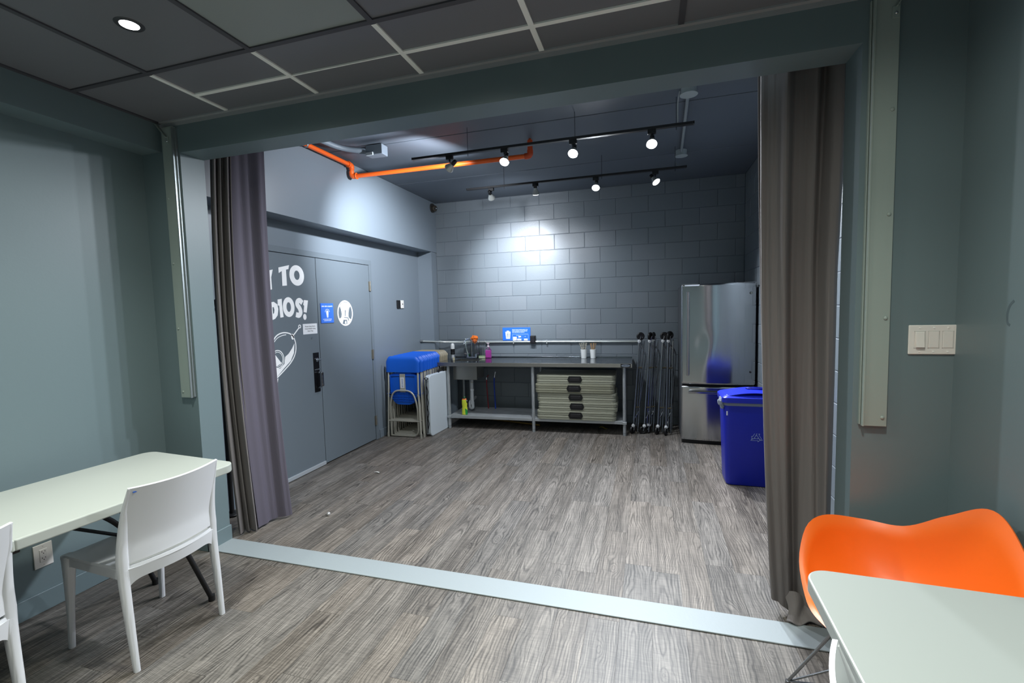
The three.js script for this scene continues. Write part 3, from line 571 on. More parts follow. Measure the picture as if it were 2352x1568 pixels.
// ------------------------------------------------------------------ white stacking chairs
function whiteChair(label, x, z, turn) {
  const o = thing('stacking_chair', label, 'chair', [x, 0, z], turn, 'white stacking chairs');
  const X = V(1, 0, 0), Z = V(0, 0, 1);
  const stile = new THREE.CatmullRomCurve3([V(0, 0, -0.222), V(0, 0.2, -0.205), V(0, 0.42, -0.188), V(0, 0.55, -0.192), V(0, 0.70, -0.222), V(0, 0.812, -0.262)]);
  for (const s of [1, -1]) {                                            // rear legs run on as the back's stiles
    const rings = []; for (let i = 0; i <= 22; i++) { const t = i / 22, p = stile.getPoint(t); const wx = t < 0.5 ? 0.022 + 0.04 * t : 0.042 - 0.052 * (t - 0.5), dz = t < 0.5 ? 0.024 + 0.036 * t : 0.042 - 0.06 * (t - 0.5);
      rings.push(rrect(V(s * (0.198 + 0.012 * t - 0.02 * t * t), p.y, p.z), X, Z, wx, dz, 0.35, 3)); }
    mesh('leg', loft(rings), whitePlastic, o);
    const fr = []; for (let i = 0; i <= 8; i++) { const t = i / 8; fr.push(rrect(V(s * (0.200 - 0.006 * t), t * 0.45, 0.236 - 0.028 * t), X, Z, 0.023 + 0.024 * t * t, 0.025 + 0.03 * t * t, 0.35, 3)); }
    mesh('leg', loft(fr), whitePlastic, o);
  }
  mesh('seat', sheet((u, v) => { const a = u * 2 - 1; const zz = -0.203 + 0.438 * v; return V(a * (0.212 - 0.026 * (1 - v) ** 4), 0.452 - 0.010 * (1 - a * a) * Math.sin(Math.PI * Math.min(1, v * 1.05)) + (v < 0.10 ? 0.006 * (1 - v / 0.10) ** 1.5 : 0) - (v > 0.9 ? 0.02 * ((v - 0.9) / 0.1) ** 2 : 0), zz - (1 - a * a) * 0.048 * (1 - v) ** 2); }, 20, 24, 0.012), whitePlastic, o);
  const rail = (len, drop) => { const s = new THREE.Shape(), h = len / 2; s.moveTo(-h, 0); s.lineTo(h, 0); s.lineTo(h, -drop - 0.05); s.quadraticCurveTo(h - 0.012, -drop, h - 0.06, -drop); s.lineTo(-h + 0.06, -drop); s.quadraticCurveTo(-h + 0.012, -drop, -h, -drop - 0.05); s.closePath(); return ext(s, 0.012, 0.003); };
  mesh('frame', [rail(0.40, 0.045).translate(0, 0.445, 0.205), rail(0.43, 0.04).rotateY(Math.PI / 2).translate(0.19, 0.445, 0.01), rail(0.43, 0.04).rotateY(Math.PI / 2).translate(-0.202, 0.445, 0.01),
    sheet((u, v) => { const a = u * 2 - 1; return V(a * 0.197, 0.452 - (0.052 + 0.05 * Math.abs(a) ** 9) * v, -0.198 - 0.046 * (1 - a * a) + 0.008 * v); }, 36, 5, 0.012)], whitePlastic, o);
  mesh('backrest', sheet((u, v) => { const a = u * 2 - 1, y = 0.474 + 0.336 * v; const k = (y - 0.55) / 0.262; const z0 = y < 0.55 ? -0.192 : -0.192 - 0.07 * k ** 1.25; return V(a * (0.203 - 0.006 * v), y + 0.012 * a * a * (v > 0.5 ? (v - 0.5) * 1.2 : 0), z0 - 0.036 * (1 - a * a)); }, 28, 18, 0.010), whitePlastic, o);
  return o;
}
const chairA = whiteChair('white plastic chair, whole, its back toward the opening, at the long folding table', -2.345, -1.545, -Math.PI / 2 - 0.06);
dup(chairA, 'stacking_chair', 'white plastic chair cut off at the frame edge, at the long folding table', [-2.43, 0, -0.80], -Math.PI / 2 - 0.03);
dup(chairA, 'stacking_chair', 'white plastic chair at the pale grey table by the orange chair, only its top showing', [0.615, 0, -0.85], Math.PI / 2 + 0.1);

mesh('blue_mark', bx(0.158, 0.182, 0.794, 0.799, -0.2702, -0.262), S(0x2f5fb4, 0.5), chairA).userData.label = 'tiny blue mark at the top corner of the backrest';

// ------------------------------------------------------------------ orange shell armchair
{
  const o = thing('shell_armchair', 'orange moulded shell armchair on thin wire legs', 'chair', [0.838, 0, -1.79], -Math.PI / 2 + 0.27);
  const spl = (tab) => { const xs = tab.map((q) => q[0]), ys = tab.map((q) => q[1]), n = xs.length; const m = xs.map((_, i) => i === 0 || i === n - 1 ? 0 : (ys[i + 1] - ys[i - 1]) / (xs[i + 1] - xs[i - 1]));
    return (a) => { let i = 0; while (i < n - 2 && a > xs[i + 1]) i++; const h = xs[i + 1] - xs[i], t = (a - xs[i]) / h, t2 = t * t, t3 = t2 * t; return (2 * t3 - 3 * t2 + 1) * ys[i] + (t3 - 2 * t2 + t) * h * m[i] + (3 * t2 - 2 * t3) * ys[i + 1] + (t3 - t2) * h * m[i + 1]; }; };
  const rimR = spl([[0, 0.262], [28, 0.285], [50, 0.325], [72, 0.330], [95, 0.310], [125, 0.262], [150, 0.240], [180, 0.236]]);
  const rimY = spl([[0, 0.425], [26, 0.435], [45, 0.53], [60, 0.635], [74, 0.668], [100, 0.660], [124, 0.668], [150, 0.755], [180, 0.832]]);
  const f = (u, v) => { const ang = u * 360, a = ang > 180 ? 360 - ang : ang; const R = rimR(a), Y = rimY(a); const th = ang * Math.PI / 180;
    const rho = R * (1 - (1 - v) ** 1.9) * (0.86 + 0.14 * v ** 3), h = Math.max(0, Y - 0.43); let y = 0.43 + h * v ** 2.7 + Math.min(0, Y - 0.43) * v ** 4 - 0.012 * Math.sin(Math.PI * v);
    const lip = v > 0.94 ? (v - 0.94) / 0.06 : 0; return V(Math.sin(th) * (rho + lip * 0.016), y - lip * lip * 0.008, Math.cos(th) * (rho + lip * 0.016) - 0.01); };
  mesh('shell', sheet(f, 96, 40, 0.006, true), orange, o);
  const foot = 0.258, rods = [];
  for (const sx of [1, -1]) for (const sz of [1, -1]) { const F = [sx * foot, 0.012, sz * foot - 0.01];
    rods.push(tube([F, [sx * 0.10, 0.405, sz * 0.12]], 0.0055, 8), tube([F, [sx * -0.08, 0.26, sz * 0.10], [sx * -0.13, 0.40, sz * 0.12]], 0.004, 8), tube([F, [sx * 0.10, 0.26, sz * -0.08], [sx * 0.12, 0.40, sz * -0.12]], 0.004, 8), cyl(0.009, 0.011, 0.016, F[0], 0.008, F[2], 10)); }
  mesh('wire_base', [...rods, tube([[0.12, 0.405, 0.13], [-0.12, 0.405, 0.13], [-0.12, 0.405, -0.13], [0.12, 0.405, -0.13], [0.12, 0.405, 0.13]], 0.005, 8, 0.02)], wire, o);
}

// ------------------------------------------------------------------ wall plates in the front room
{
  const o = thing('switch_plate', 'white triple light switch plate near the wall corner', 'light switch', [1.072, 1.367, ZO]);
  mesh('plate', bx(-0.082, 0.082, -0.058, 0.058, 0, 0.007, 0.003), plate, o);
  [-0.0455, 0.0, 0.0455].forEach((x, i) => {
    mesh('rocker', i ? bx(x - 0.0165, x + 0.0165, -0.032, 0.032, 0.004, 0.0085, 0.002) : bx(x - 0.014, x + 0.014, -0.031, 0.031, -0.004, 0.004, 0.002).rotateX(-0.09).translate(0, 0, 0.010), plate, o);
    mesh('rocker_frame', [bx(x - 0.0185, x + 0.0185, 0.032, 0.034, 0.006, 0.0076), bx(x - 0.0185, x + 0.0185, -0.034, -0.032, 0.006, 0.0076), bx(x - 0.0185, x - 0.0167, -0.034, 0.034, 0.006, 0.0076), bx(x + 0.0167, x + 0.0185, -0.034, 0.034, 0.006, 0.0076)], S(0xc8c5c0, 0.5), o);
    for (const y of [0.047, -0.047]) mesh('screw', cylZ(0.003, 0.003, 0.002, x, y, 0.0076, 10), S(0xf0eeea, 0.4), o);
  });
}
{
  const o = thing('wall_outlet', 'white double socket plate low on the left wall under the table', 'outlet', [XL, 0.295, -1.525], Math.PI / 2);
  mesh('plate', bx(-0.04, 0.04, -0.062, 0.062, 0, 0.006, 0.003), plate, o);
  const fc = mesh('face', bx(-0.0165, 0.0165, -0.0335, 0.0335, 0.004, 0.008, 0.002), plate, o);
  for (const y of [0.017, -0.017]) mesh('slots', [bx(-0.0075, -0.0055, y, y + 0.008, 0.007, 0.0086), bx(0.0055, 0.0075, y + 0.001, y + 0.007, 0.007, 0.0086), cylZ(0.0024, 0.0024, 0.0016, 0, y - 0.006, 0.0078, 10)], slotDark, fc);
  for (const y of [0.05, -0.05]) mesh('screw', cylZ(0.003, 0.003, 0.002, 0, y, 0.0062, 10), S(0xcfcac2, 0.4), o);
}

// ------------------------------------------------------------------ folding chairs in a row
const stickerTex = canvasTex(100, 256, (c, w, h) => { c.fillStyle = '#e8eaf0'; c.fillRect(0, 0, w, h); c.translate(64, 18); c.rotate(Math.PI / 2); c.fillStyle = '#1a3fa0'; c.font = 'italic bold 44px serif'; c.fillText('Autumn Lab', 0, 24, 215); });
function foldingChair(label, shell, z) {
  const o = thing('folding_chair', label, 'folding chair', [-2.852, 0, z], 0, 'folding chairs stacked upright in a row');
  mesh('backrest', sheet((u, v) => { const a = u * 2 - 1, c = Math.abs(a); const top = 0.985 - 0.055 * Math.max(0, (c - 0.72) / 0.28) ** 2; return V(a * 0.219, 0.795 + (top - 0.795) * v, 0.010 - 0.008 * a * a - 0.010 * c ** 14 + (v > 0.85 ? -0.012 * ((v - 0.85) / 0.15) ** 2 : 0)); }, 32, 12, 0.016), shell, o);
  const seat = sheet((u, v) => { const a = u * 2 - 1, c = Math.abs(a); const bot = 0.40 + 0.075 * c ** 4.5; const w = 0.19 - 0.03 * (1 - v) ** 3; const top = 0.785 - 0.03 * c ** 4; return V(a * w, bot + (top - bot) * v, -0.004 - 0.010 * a * a); }, 22, 14, 0.010);
  const ribs = []; for (const y of [0.44, 0.47, 0.50, 0.53]) ribs.push(bx(-0.13 - (y - 0.44), 0.13 + (y - 0.44), y, y + 0.004, 0.0, 0.010)); for (const x of [-0.07, 0.0, 0.07]) ribs.push(bx(x - 0.002, x + 0.002, 0.43, 0.56, 0.0, 0.010)); ribs.push(bx(-0.178, 0.178, 0.55, 0.556, 0, 0.010), bx(-0.17, -0.164, 0.56, 0.76, 0, 0.010), bx(0.164, 0.17, 0.56, 0.76, 0, 0.010), bx(-0.17, 0.17, 0.752, 0.758, 0, 0.010));
  mesh('seat', [seat, ...ribs], shell, o);
  mesh('bracket_plate', bx(-0.036, 0.036, 0.555, 0.775, 0.006, 0.016, 0.002), tubeGrey, o);
  const st = mesh('sticker', bx(-0.028, 0.024, 0.605, 0.735, 0.016, 0.0168), S(0xe6e8ee, 0.5), o); mesh('print', new THREE.PlaneGeometry(0.05, 0.128).translate(-0.002, 0.67, 0.0172), S(0xffffff, 0.5, { map: stickerTex }), st);
  mesh('front_frame', [tube([[-0.222, 0.02, 0.014], [-0.2, 0.60, 0.0], [-0.198, 0.84, -0.012]], 0.0115, 8), tube([[0.222, 0.02, 0.014], [0.2, 0.60, 0.0], [0.198, 0.84, -0.012]], 0.0115, 8), tube([[-0.212, 0.20, 0.008], [0.212, 0.20, 0.008]], 0.009, 8)], tubeGrey, o);
  mesh('rear_frame', tube([[-0.185, 0.016, 0.0], [-0.185, 0.40, 0.008], [-0.13, 0.575, 0.018], [0.13, 0.575, 0.018], [0.185, 0.40, 0.008], [0.185, 0.016, 0.0], [-0.185, 0.016, 0.0]], 0.0105, 8, 0.09), tubeGrey, o);
  for (const s of [-1, 1]) mesh('foot', cyl(0.014, 0.016, 0.05, s * 0.2225, 0.025, 0.014, 12), footRub, o);
  return o;
}
const ORD = ['second', 'third', 'fourth', 'fifth', 'sixth', 'seventh', 'eighth', 'ninth', 'tenth', 'eleventh', 'twelfth', 'thirteenth'];
{
  const a = foldingChair('blue folding chair at the front of the row, its seat underside and sticker in view', blueChair, -4.895);
  for (let i = 0; i < 11; i++) dup(a, 'folding_chair', `blue folding chair, ${ORD[i]} from the front of the row`, [-2.852 + (i === 0 ? 0.012 : 0.003 * ((i % 3) - 1)) - 0.003 * i, 0, -4.895 - 0.056 * (i + 1)], 0);
  const b = foldingChair('beige folding chair directly behind the last blue one', beigeChair, -5.575); b.position.x = -2.872;
  ['second beige folding chair behind the blue ones', 'third beige folding chair behind the blue ones', 'rearmost beige folding chair, next to the block wall'].forEach((l, i) => dup(b, 'folding_chair', l, [-2.872 + 0.002 * i, 0, -5.63 - 0.055 * i], 0));
}
// folded white table standing on edge beside them
{
  const o = thing('folded_table', 'white folding table folded flat and standing on edge next to the blue chairs', 'table', [-2.565, 0, -4.95], -0.045);
  const half = (x) => ext(rrShape(0.50, 0.735, 0.05), 0.018, 0.006).rotateY(Math.PI / 2).translate(x, 0.374, -0.27);
  mesh('top_half', half(-0.028), foldWhite, o); mesh('top_half', half(0.005), foldWhite, o);
  mesh('latch_bar', tube([[-0.005, 0.70, 0.004], [-0.004, 0.40, 0.010], [-0.005, 0.05, 0.004]], 0.006, 8), blackMetal, o); mesh('latch_loop', [tube([[-0.03, 0.715, 0.006], [0.0, 0.70, 0.012], [0.03, 0.715, 0.006], [0.0, 0.728, 0.01], [-0.03, 0.715, 0.006]], 0.005, 8, 0.01), tube([[-0.028, 0.03, 0.006], [0.028, 0.03, 0.006]], 0.008, 8)], blackMetal, o);
  const zig = []; for (let i = 0; i < 9; i++) zig.push([0.006 + (i % 2 ? 0.012 : -0.006), 0.10 + i * 0.065, 0.006]); mesh('seam_gap', tube(zig, 0.005, 6, 0.02), black, o);
  mesh('carry_handle', tube([[0.0, 0.738, -0.44], [0.0, 0.80, -0.43], [0.0, 0.80, -0.32], [0.0, 0.738, -0.31]], 0.009, 8, 0.03), black, o);
}
{
  const o = thing('folded_table', 'grey folded table panel in the shadow behind the sink legs', 'table', [-2.725, 0, -5.90], 0);
  mesh('top_half', ext(rrShape(0.24, 0.74, 0.05), 0.02, 0.006).translate(0, 0.376, -0.01), S(0x8a96a2, 0.55), o); mesh('top_half', ext(rrShape(0.24, 0.74, 0.05), 0.02, 0.006).translate(0, 0.376, -0.048), S(0x8a96a2, 0.55), o);
}

// ------------------------------------------------------------------ steel counter with sink
const CY = 0.862, CZ = -5.40;      // top height, middle of the front edge
{
  const o = thing('steel_counter', 'long stainless steel counter with a sink and a galvanised lower shelf', 'counter', [-1.40, 0, CZ], 0.034);
  const W = 1.215, D = -0.63;
  const s = new THREE.Shape([V(-W, 0), V(W, 0), V(W, -D), V(-W, -D)].map((q) => new THREE.Vector2(q.x, q.y)));
  const sx0 = -1.06, sx1 = -0.74; s.holes.push(new THREE.Path([[sx0, 0.16], [sx1, 0.16], [sx1, 0.44], [sx0, 0.44]].map(([a, b]) => new THREE.Vector2(a, b))));
  mesh('worktop', [ext(s, 0.003, 0.0015).rotateX(-Math.PI / 2).translate(0, CY - 0.004, 0), bx(-W - 0.002, -W + 0.006, CY - 0.048, CY - 0.002, D, 0, 0.002), bx(W - 0.006, W + 0.002, CY - 0.048, CY - 0.002, D, 0, 0.002), bx(-W, W, CY - 0.002, CY + 0.012, D - 0.004, D + 0.004, 0.002)], counterSteel, o);
  mesh('front_edge', bx(-W, W, CY - 0.048, CY - 0.001, -0.006, 0.002, 0.003), S(0xb4b1ac, 0.34, { metalness: 1 }), o);
  const t = 0.004, zb = -0.44, zf = -0.16, yb = 0.62;
  mesh('sink_bowl', [bx(sx0 - t, sx1 + t, yb - t, yb, zb - t, zf + t, 0.002), bx(sx0 - t, sx0, yb, CY - 0.006, zb, zf), bx(sx1, sx1 + t, yb, CY - 0.006, zb, zf), bx(sx0 - t, sx1 + t, yb, CY - 0.006, zb - t, zb), bx(sx0 - t, sx1 + t, yb, CY - 0.006, zf, zf + t, 0.002)], bowlSteel, o);
  for (const x of [-1.085, 0.03, 1.125]) for (const z of [-0.04, D + 0.05]) { const l = mesh('leg', cyl(0.0195, 0.0195, CY - 0.05, x, (CY - 0.05) / 2, z, 18), galv, o); mesh('foot', cyl(0.0205, 0.015, 0.035, x, 0.0175, z, 16), S(0x8d9398, 0.4, { metalness: 0.6 }), l); }
  mesh('shelf', [bx(-1.085, 1.125, 0.163, 0.168, D + 0.05, -0.04), bx(-1.085, 1.125, 0.133, 0.168, -0.044, -0.036, 0.002), bx(-1.085, 1.125, 0.133, 0.168, D + 0.046, D + 0.054, 0.002), bx(1.10, 1.15, 0.135, 0.166, -0.065, -0.015, 0.004), bx(-1.11, -1.06, 0.135, 0.166, -0.065, -0.015, 0.004)], galv, o);
  const lt = canvasTex(256, 96, (c, w, h) => { c.fillStyle = '#0c0c10'; c.fillRect(0, 0, w, h); c.fillStyle = '#7d8794'; c.beginPath(); c.ellipse(w / 2, h / 2, 112, 36, 0, 0, 7); c.fill(); c.fillStyle = '#20242c'; c.font = 'italic bold 40px sans-serif'; c.textAlign = 'center'; c.fillText('ADCUP', w / 2, 61, 150); });
  mesh('maker_badge', new THREE.PlaneGeometry(0.115, 0.040).translate(W - 0.072, CY - 0.025, 0.0028), S(0xffffff, 0.45, { map: lt }), o).userData.label = 'black badge with a silver oval';
  mesh('drain_pipe', [cyl(0.022, 0.022, 0.05, -0.86, 0.59, -0.3, 16), tube([[-0.86, 0.56, -0.3], [-0.86, 0.30, -0.3], [-0.85, 0.215, -0.3], [-0.90, 0.205, -0.32], [-0.92, 0.28, -0.36], [-0.92, 0.30, -0.6]], 0.021, 12, 0.05), cyl(0.026, 0.026, 0.03, -0.86, 0.46, -0.3, 16), cyl(0.026, 0.026, 0.03, -0.86, 0.28, -0.3, 16)], pvc, o);
  mesh('tailpiece', cyl(0.017, 0.017, 0.06, -0.86, 0.585, -0.3, 14), brass, o);
  mesh('supply_hose', [tube([[-0.70, 0.60, -0.45], [-0.705, 0.50, -0.46], [-0.70, 0.17, -0.5]], 0.008, 8), tube([[-0.70, 0.60, -0.45], [-0.67, 0.64, -0.45]], 0.006, 8)], S(0x7a1622, 0.5), o).userData.label = 'dark red supply hose';
  mesh('supply_hose', tube([[-0.60, 0.62, -0.48], [-0.605, 0.52, -0.48], [-0.60, 0.17, -0.5]], 0.010, 8), S(0x123a9a, 0.5), o).userData.label = 'blue supply hose';
  mesh('hose_valve', [tube([[-0.60, 0.60, -0.48], [-0.58, 0.68, -0.47]], 0.010, 8), cyl(0.011, 0.011, 0.03, -0.70, 0.59, -0.45, 10)], metalBright, o);
  mesh('thin_pipe', cyl(0.007, 0.007, 0.46, -0.93, 0.39, -0.42, 10), pvc, o);
}
// tap
{
  const o = thing('tap', 'chrome gooseneck tap with two handles behind the sink', 'tap', [-2.335, CY, -5.865], 0.034);
  mesh('base', bx(-0.075, 0.075, 0.0, 0.022, -0.02, 0.02, 0.008), chrome, o);
  mesh('spout', tube([[0.0, 0.02, 0], [0, 0.24, 0.0], [-0.01, 0.275, 0.04], [-0.045, 0.265, 0.13], [-0.05, 0.20, 0.16]], 0.008, 10, 0.05), chrome, o);
  for (const x of [-0.06, 0.06]) mesh('handle', [cyl(0.012, 0.015, 0.035, x, 0.04, 0, 12), tube([[x, 0.055, 0], [x + Math.sign(x) * 0.04, 0.068, 0.02]], 0.007, 8)], chrome, o);
}
// things on the counter
const onC = (x, z) => [x, CY + 0.0005, z];
{
  const vase = (label, x, z, h, r) => { const o = thing('glass_vase', label, 'vase', onC(x, z), 0); mesh('glass', lathe([[0, 0], [r * 0.97, 0], [r, 0.006], [r, h], [r - 0.003, h], [r - 0.003, 0.012], [0, 0.012]], 28), glass, o); return o; };
  vase('tall clear glass cylinder holding the green dish brush', -2.435, -5.965, 0.245, 0.050);
  vase('tall clear glass cylinder under the orange cloth', -2.325, -5.975, 0.25, 0.048);
  vase('tall clear glass cylinder nearest the pink soap', -2.215, -5.965, 0.25, 0.045);
  const b = thing('dish_brush', 'white-handled dish brush with green bristles in the glass cylinder', 'brush', onC(-2.435, -5.965));
  mesh('handle', tube([[-0.03, 0.265, 0], [-0.028, 0.16, 0.0], [-0.01, 0.07, 0.0], [0.012, 0.035, 0.0]], 0.006, 8, 0.05), S(0xd7e4da, 0.4), b); mesh('bristles', [new THREE.SphereGeometry(0.026, 14, 10).scale(1, 0.6, 1).translate(0.012, 0.03, 0)], S(0x0a5c28, 0.7), b);
  const c = thing('orange_cloth', 'crumpled orange cloth stuffed in the top of a glass cylinder', 'cloth', onC(-2.325, -5.975));
  mesh('cloth', [new THREE.IcosahedronGeometry(1, 4)].map((g) => { const p = g.attributes.position; for (let i = 0; i < p.count; i++) { const x = p.getX(i), y = p.getY(i), z = p.getZ(i); const k = 1 + 0.35 * (vn(x * 2.3 + 5, y * 2.3 + z * 1.7 + 9) - 0.5) + 0.25 * (vn(x * 6 + 15, y * 6 + z * 5 + 3) - 0.5); const top = y > 0.15 ? 1.35 : 1; p.setXYZ(i, x * k * 0.040 * top, 0.252 + y * k * 0.058, z * k * 0.038 * top); } g.computeVertexNormals(); return g; })[0], S(0xd96a18, 0.8), c);
  const s = thing('soap_bottle', 'clear pump bottle of bright pink soap on the counter', 'soap bottle', onC(-2.108, -5.91));
  mesh('liquid', bx(-0.036, 0.036, 0.002, 0.108, -0.022, 0.022, 0.008), S(0xd64fc0, 0.3), s); mesh('bottle', [ext(rrShape(0.078, 0.05, 0.012), 0.115).rotateX(-Math.PI / 2), lathe([[0.036, 0.115], [0.026, 0.135], [0.013, 0.148], [0.013, 0.155], [0, 0.155]], 20).scale(1, 1, 0.62)], glass, s);
  mesh('pump', [cyl(0.014, 0.014, 0.018, 0, 0.16, 0, 14), cyl(0.004, 0.004, 0.035, 0, 0.185, 0, 10), bx(-0.022, 0.016, 0.198, 0.207, -0.007, 0.007, 0.003)], S(0xd8c4cc, 0.4), s);
  const sp = thing('sponge', 'pale green sponge lying beside the pink soap', 'sponge', onC(-2.192, -5.89)); mesh('foam', bx(-0.045, 0.045, 0, 0.026, -0.028, 0.028, 0.007), S(0xa9b394, 0.9), sp); mesh('scouring_face', bx(-0.045, 0.045, 0.026, 0.032, -0.028, 0.028, 0.002), S(0x6d8a62, 0.95), sp);
  const cup = (label, x) => { const o = thing('cup', label, 'cup', onC(x, -5.96)); mesh('body', lathe([[0, 0], [0.030, 0], [0.034, 0.004], [0.042, 0.118], [0.0395, 0.118], [0.031, 0.008], [0, 0.008]], 28), S(0xdedfdc, 0.35), o); return o; };
  cup('white cup full of striped paper straws', -0.81); cup('white cup of bare wooden stirrers', -0.69);
  const stripe = canvasTex(16, 128, (k, w, h) => { k.fillStyle = '#d9d2c0'; k.fillRect(0, 0, w, h); k.fillStyle = '#2a2622'; for (let y = 0; y < h; y += 22) { k.beginPath(); k.moveTo(0, y); k.lineTo(16, y + 12); k.lineTo(16, y + 22); k.lineTo(0, y + 10); k.fill(); } });
  const strawM = S(0xffffff, 0.7, { map: stripe }), stirM = S(0xb08a5c, 0.7);
  const straw = (x, bxx, tx, tz, h, m, name, label, group, r) => { const g = new THREE.CylinderGeometry(r, r, h, 8); const o = mesh(name, g, m); tag(o, label, name === 'paper_straw' ? 'straw' : 'stirrer', group); const a = V(x + bxx, CY + 0.012, -5.96), d = V(tx, 1, tz).normalize(); o.position.copy(a).addScaledVector(d, h / 2); o.quaternion.setFromUnitVectors(V(0, 1, 0), d); };
  for (let i = 0; i < 9; i++) { const k = i / 8 - 0.5; straw(-0.81, -k * 0.016 + 0.004, k * 0.62 - 0.06, rr(-0.12, 0.16), 0.195, strawM, 'paper_straw', 'striped paper straw standing in the white cup', 'striped straws in the left cup', 0.0035); }
  for (let i = 0; i < 5; i++) { const k = i / 4 - 0.5; straw(-0.69, -k * 0.02, k * 0.5, rr(-0.1, 0.12), 0.19, stirM, 'wooden_stirrer', 'plain wooden stirrer standing in the white cup', 'wooden stirrers in the right cup', 0.004); }
  tag(mesh('cork', cyl(0.012, 0.012, 0.035, -2.497, CY + 0.018, -5.62, 14), S(0xb4aa8c, 0.8)), 'small pale stopper standing at the corner of the sink', 'stopper');
}
// things under and beside the counter
{
  const b = thing('cleaner_bottle', 'yellow-green cleaner bottle with a dark green cap on the lower shelf', 'bottle', [-2.30, 0.169, -5.47]);
  const ct = canvasTex(256, 256, (c, w, h) => { c.fillStyle = '#c6cf3a'; c.fillRect(0, 0, w, h); c.fillStyle = '#d2542a'; c.fillRect(0, 8, w, 40); c.fillStyle = '#151515'; c.beginPath(); c.ellipse(64, 66, 30, 26, 0, 0, 7); c.fill(); c.fillStyle = '#fff'; c.font = 'bold 22px sans-serif'; c.textAlign = 'center'; c.fillText('VIM', 64, 74); c.fillStyle = '#1f8a3c'; c.beginPath(); c.moveTo(10, 150); c.lineTo(60, 170); c.lineTo(110, 130); c.lineTo(100, 240); c.lineTo(20, 220); c.fill(); c.fillStyle = '#e9e36a'; c.beginPath(); c.arc(86, 200, 22, 0, 7); c.fill(); });
  const g = lathe([[0.0, 0], [0.029, 0.001], [0.031, 0.006], [0.031, 0.07], [0.026, 0.10], [0.030, 0.135], [0.030, 0.178], [0.024, 0.195], [0.012, 0.200]], 28); g.scale(1.2, 1.06, 0.75); mesh('body', g, S(0xffffff, 0.4, { map: ct }), b).rotation.y = 0.1;
  mesh('cap', lathe([[0.016, 0.210], [0.016, 0.228], [0.010, 0.240], [0, 0.241]], 18), S(0x1d4a24, 0.5), b);
  const v = thing('vent_pipe', 'plumbing vent pipe with black coupling and white cap behind the beige chairs', 'pipe', [-2.672, 0, -5.985]);
  mesh('pipe', cyl(0.021, 0.021, 0.94, 0, 0.47, 0, 18), pvc, v); mesh('coupling', [cyl(0.029, 0.029, 0.05, 0, 0.955, 0, 20), cyl(0.03, 0.03, 0.02, 0, 0.915, 0, 20)], black, v); mesh('cap', lathe([[0.028, 0.98], [0.029, 1.02], [0.025, 1.045], [0.012, 1.06], [0, 1.061]], 22), S(0xd9dbd9, 0.4), v);
  const c = thing('wall_conduit', 'thin metal conduit running level along the block wall above the counter', 'conduit');
  mesh('pipe', tube([[-3.11, 1.095, -5.925], [-2.80, 1.083, -5.93], [-2.62, 1.072, -6.04], [-2.35, 1.066, -6.072], [-1.54, 1.072, -6.078], [-0.10, 1.070, -6.078]], 0.0125, 10, 0.1), emt, c);
  mesh('end_fitting', tube([[-3.14, 1.096, -5.925], [-3.10, 1.095, -5.926]], 0.018, 12), S(0x8a8e90, 0.35, { metalness: 0.7 }), c); mesh('coupling', tube([[-2.86, 1.085, -5.93], [-2.82, 1.084, -5.93]], 0.017, 12), emt, c);
  mesh('clip', [bx(-1.80, -1.785, 1.045, 1.09, -6.095, -6.06, 0.004)], emt, c); mesh('clip', [bx(-1.33, -1.315, 1.045, 1.09, -6.095, -6.06, 0.004)], emt, c);
  const k = thing('switch_box', 'black electrical box fixed over the conduit next to the blue bin sign', 'electrical box', [-1.515, 1.10, ZB]); mesh('box', bx(-0.036, 0.036, -0.055, 0.055, 0, 0.055, 0.006), black, k); mesh('cover', bx(-0.024, 0.024, -0.04, 0.04, 0.054, 0.060, 0.003), S(0x242226, 0.35), k);
  tag(mesh('wooden_stick', tube([[-2.16, 0.012, -5.93], [-1.36, 0.012, -5.72]], 0.011, 8), S(0xa5833c, 0.6)), 'long yellowish wooden stick lying on the floor under the counter', 'stick');
  tag(mesh('yellow_scrap', sheet((u, v) => V(-0.60 + 0.1 * u, 0.012 + 0.012 * Math.sin(u * 5), -5.76 + 0.035 * v * Math.sin(Math.PI * (0.15 + 0.75 * u))), 10, 3, 0.003), S(0xb9a83a, 0.7)), 'curled yellow scrap on the floor beneath the counter shelf', 'scrap');
}
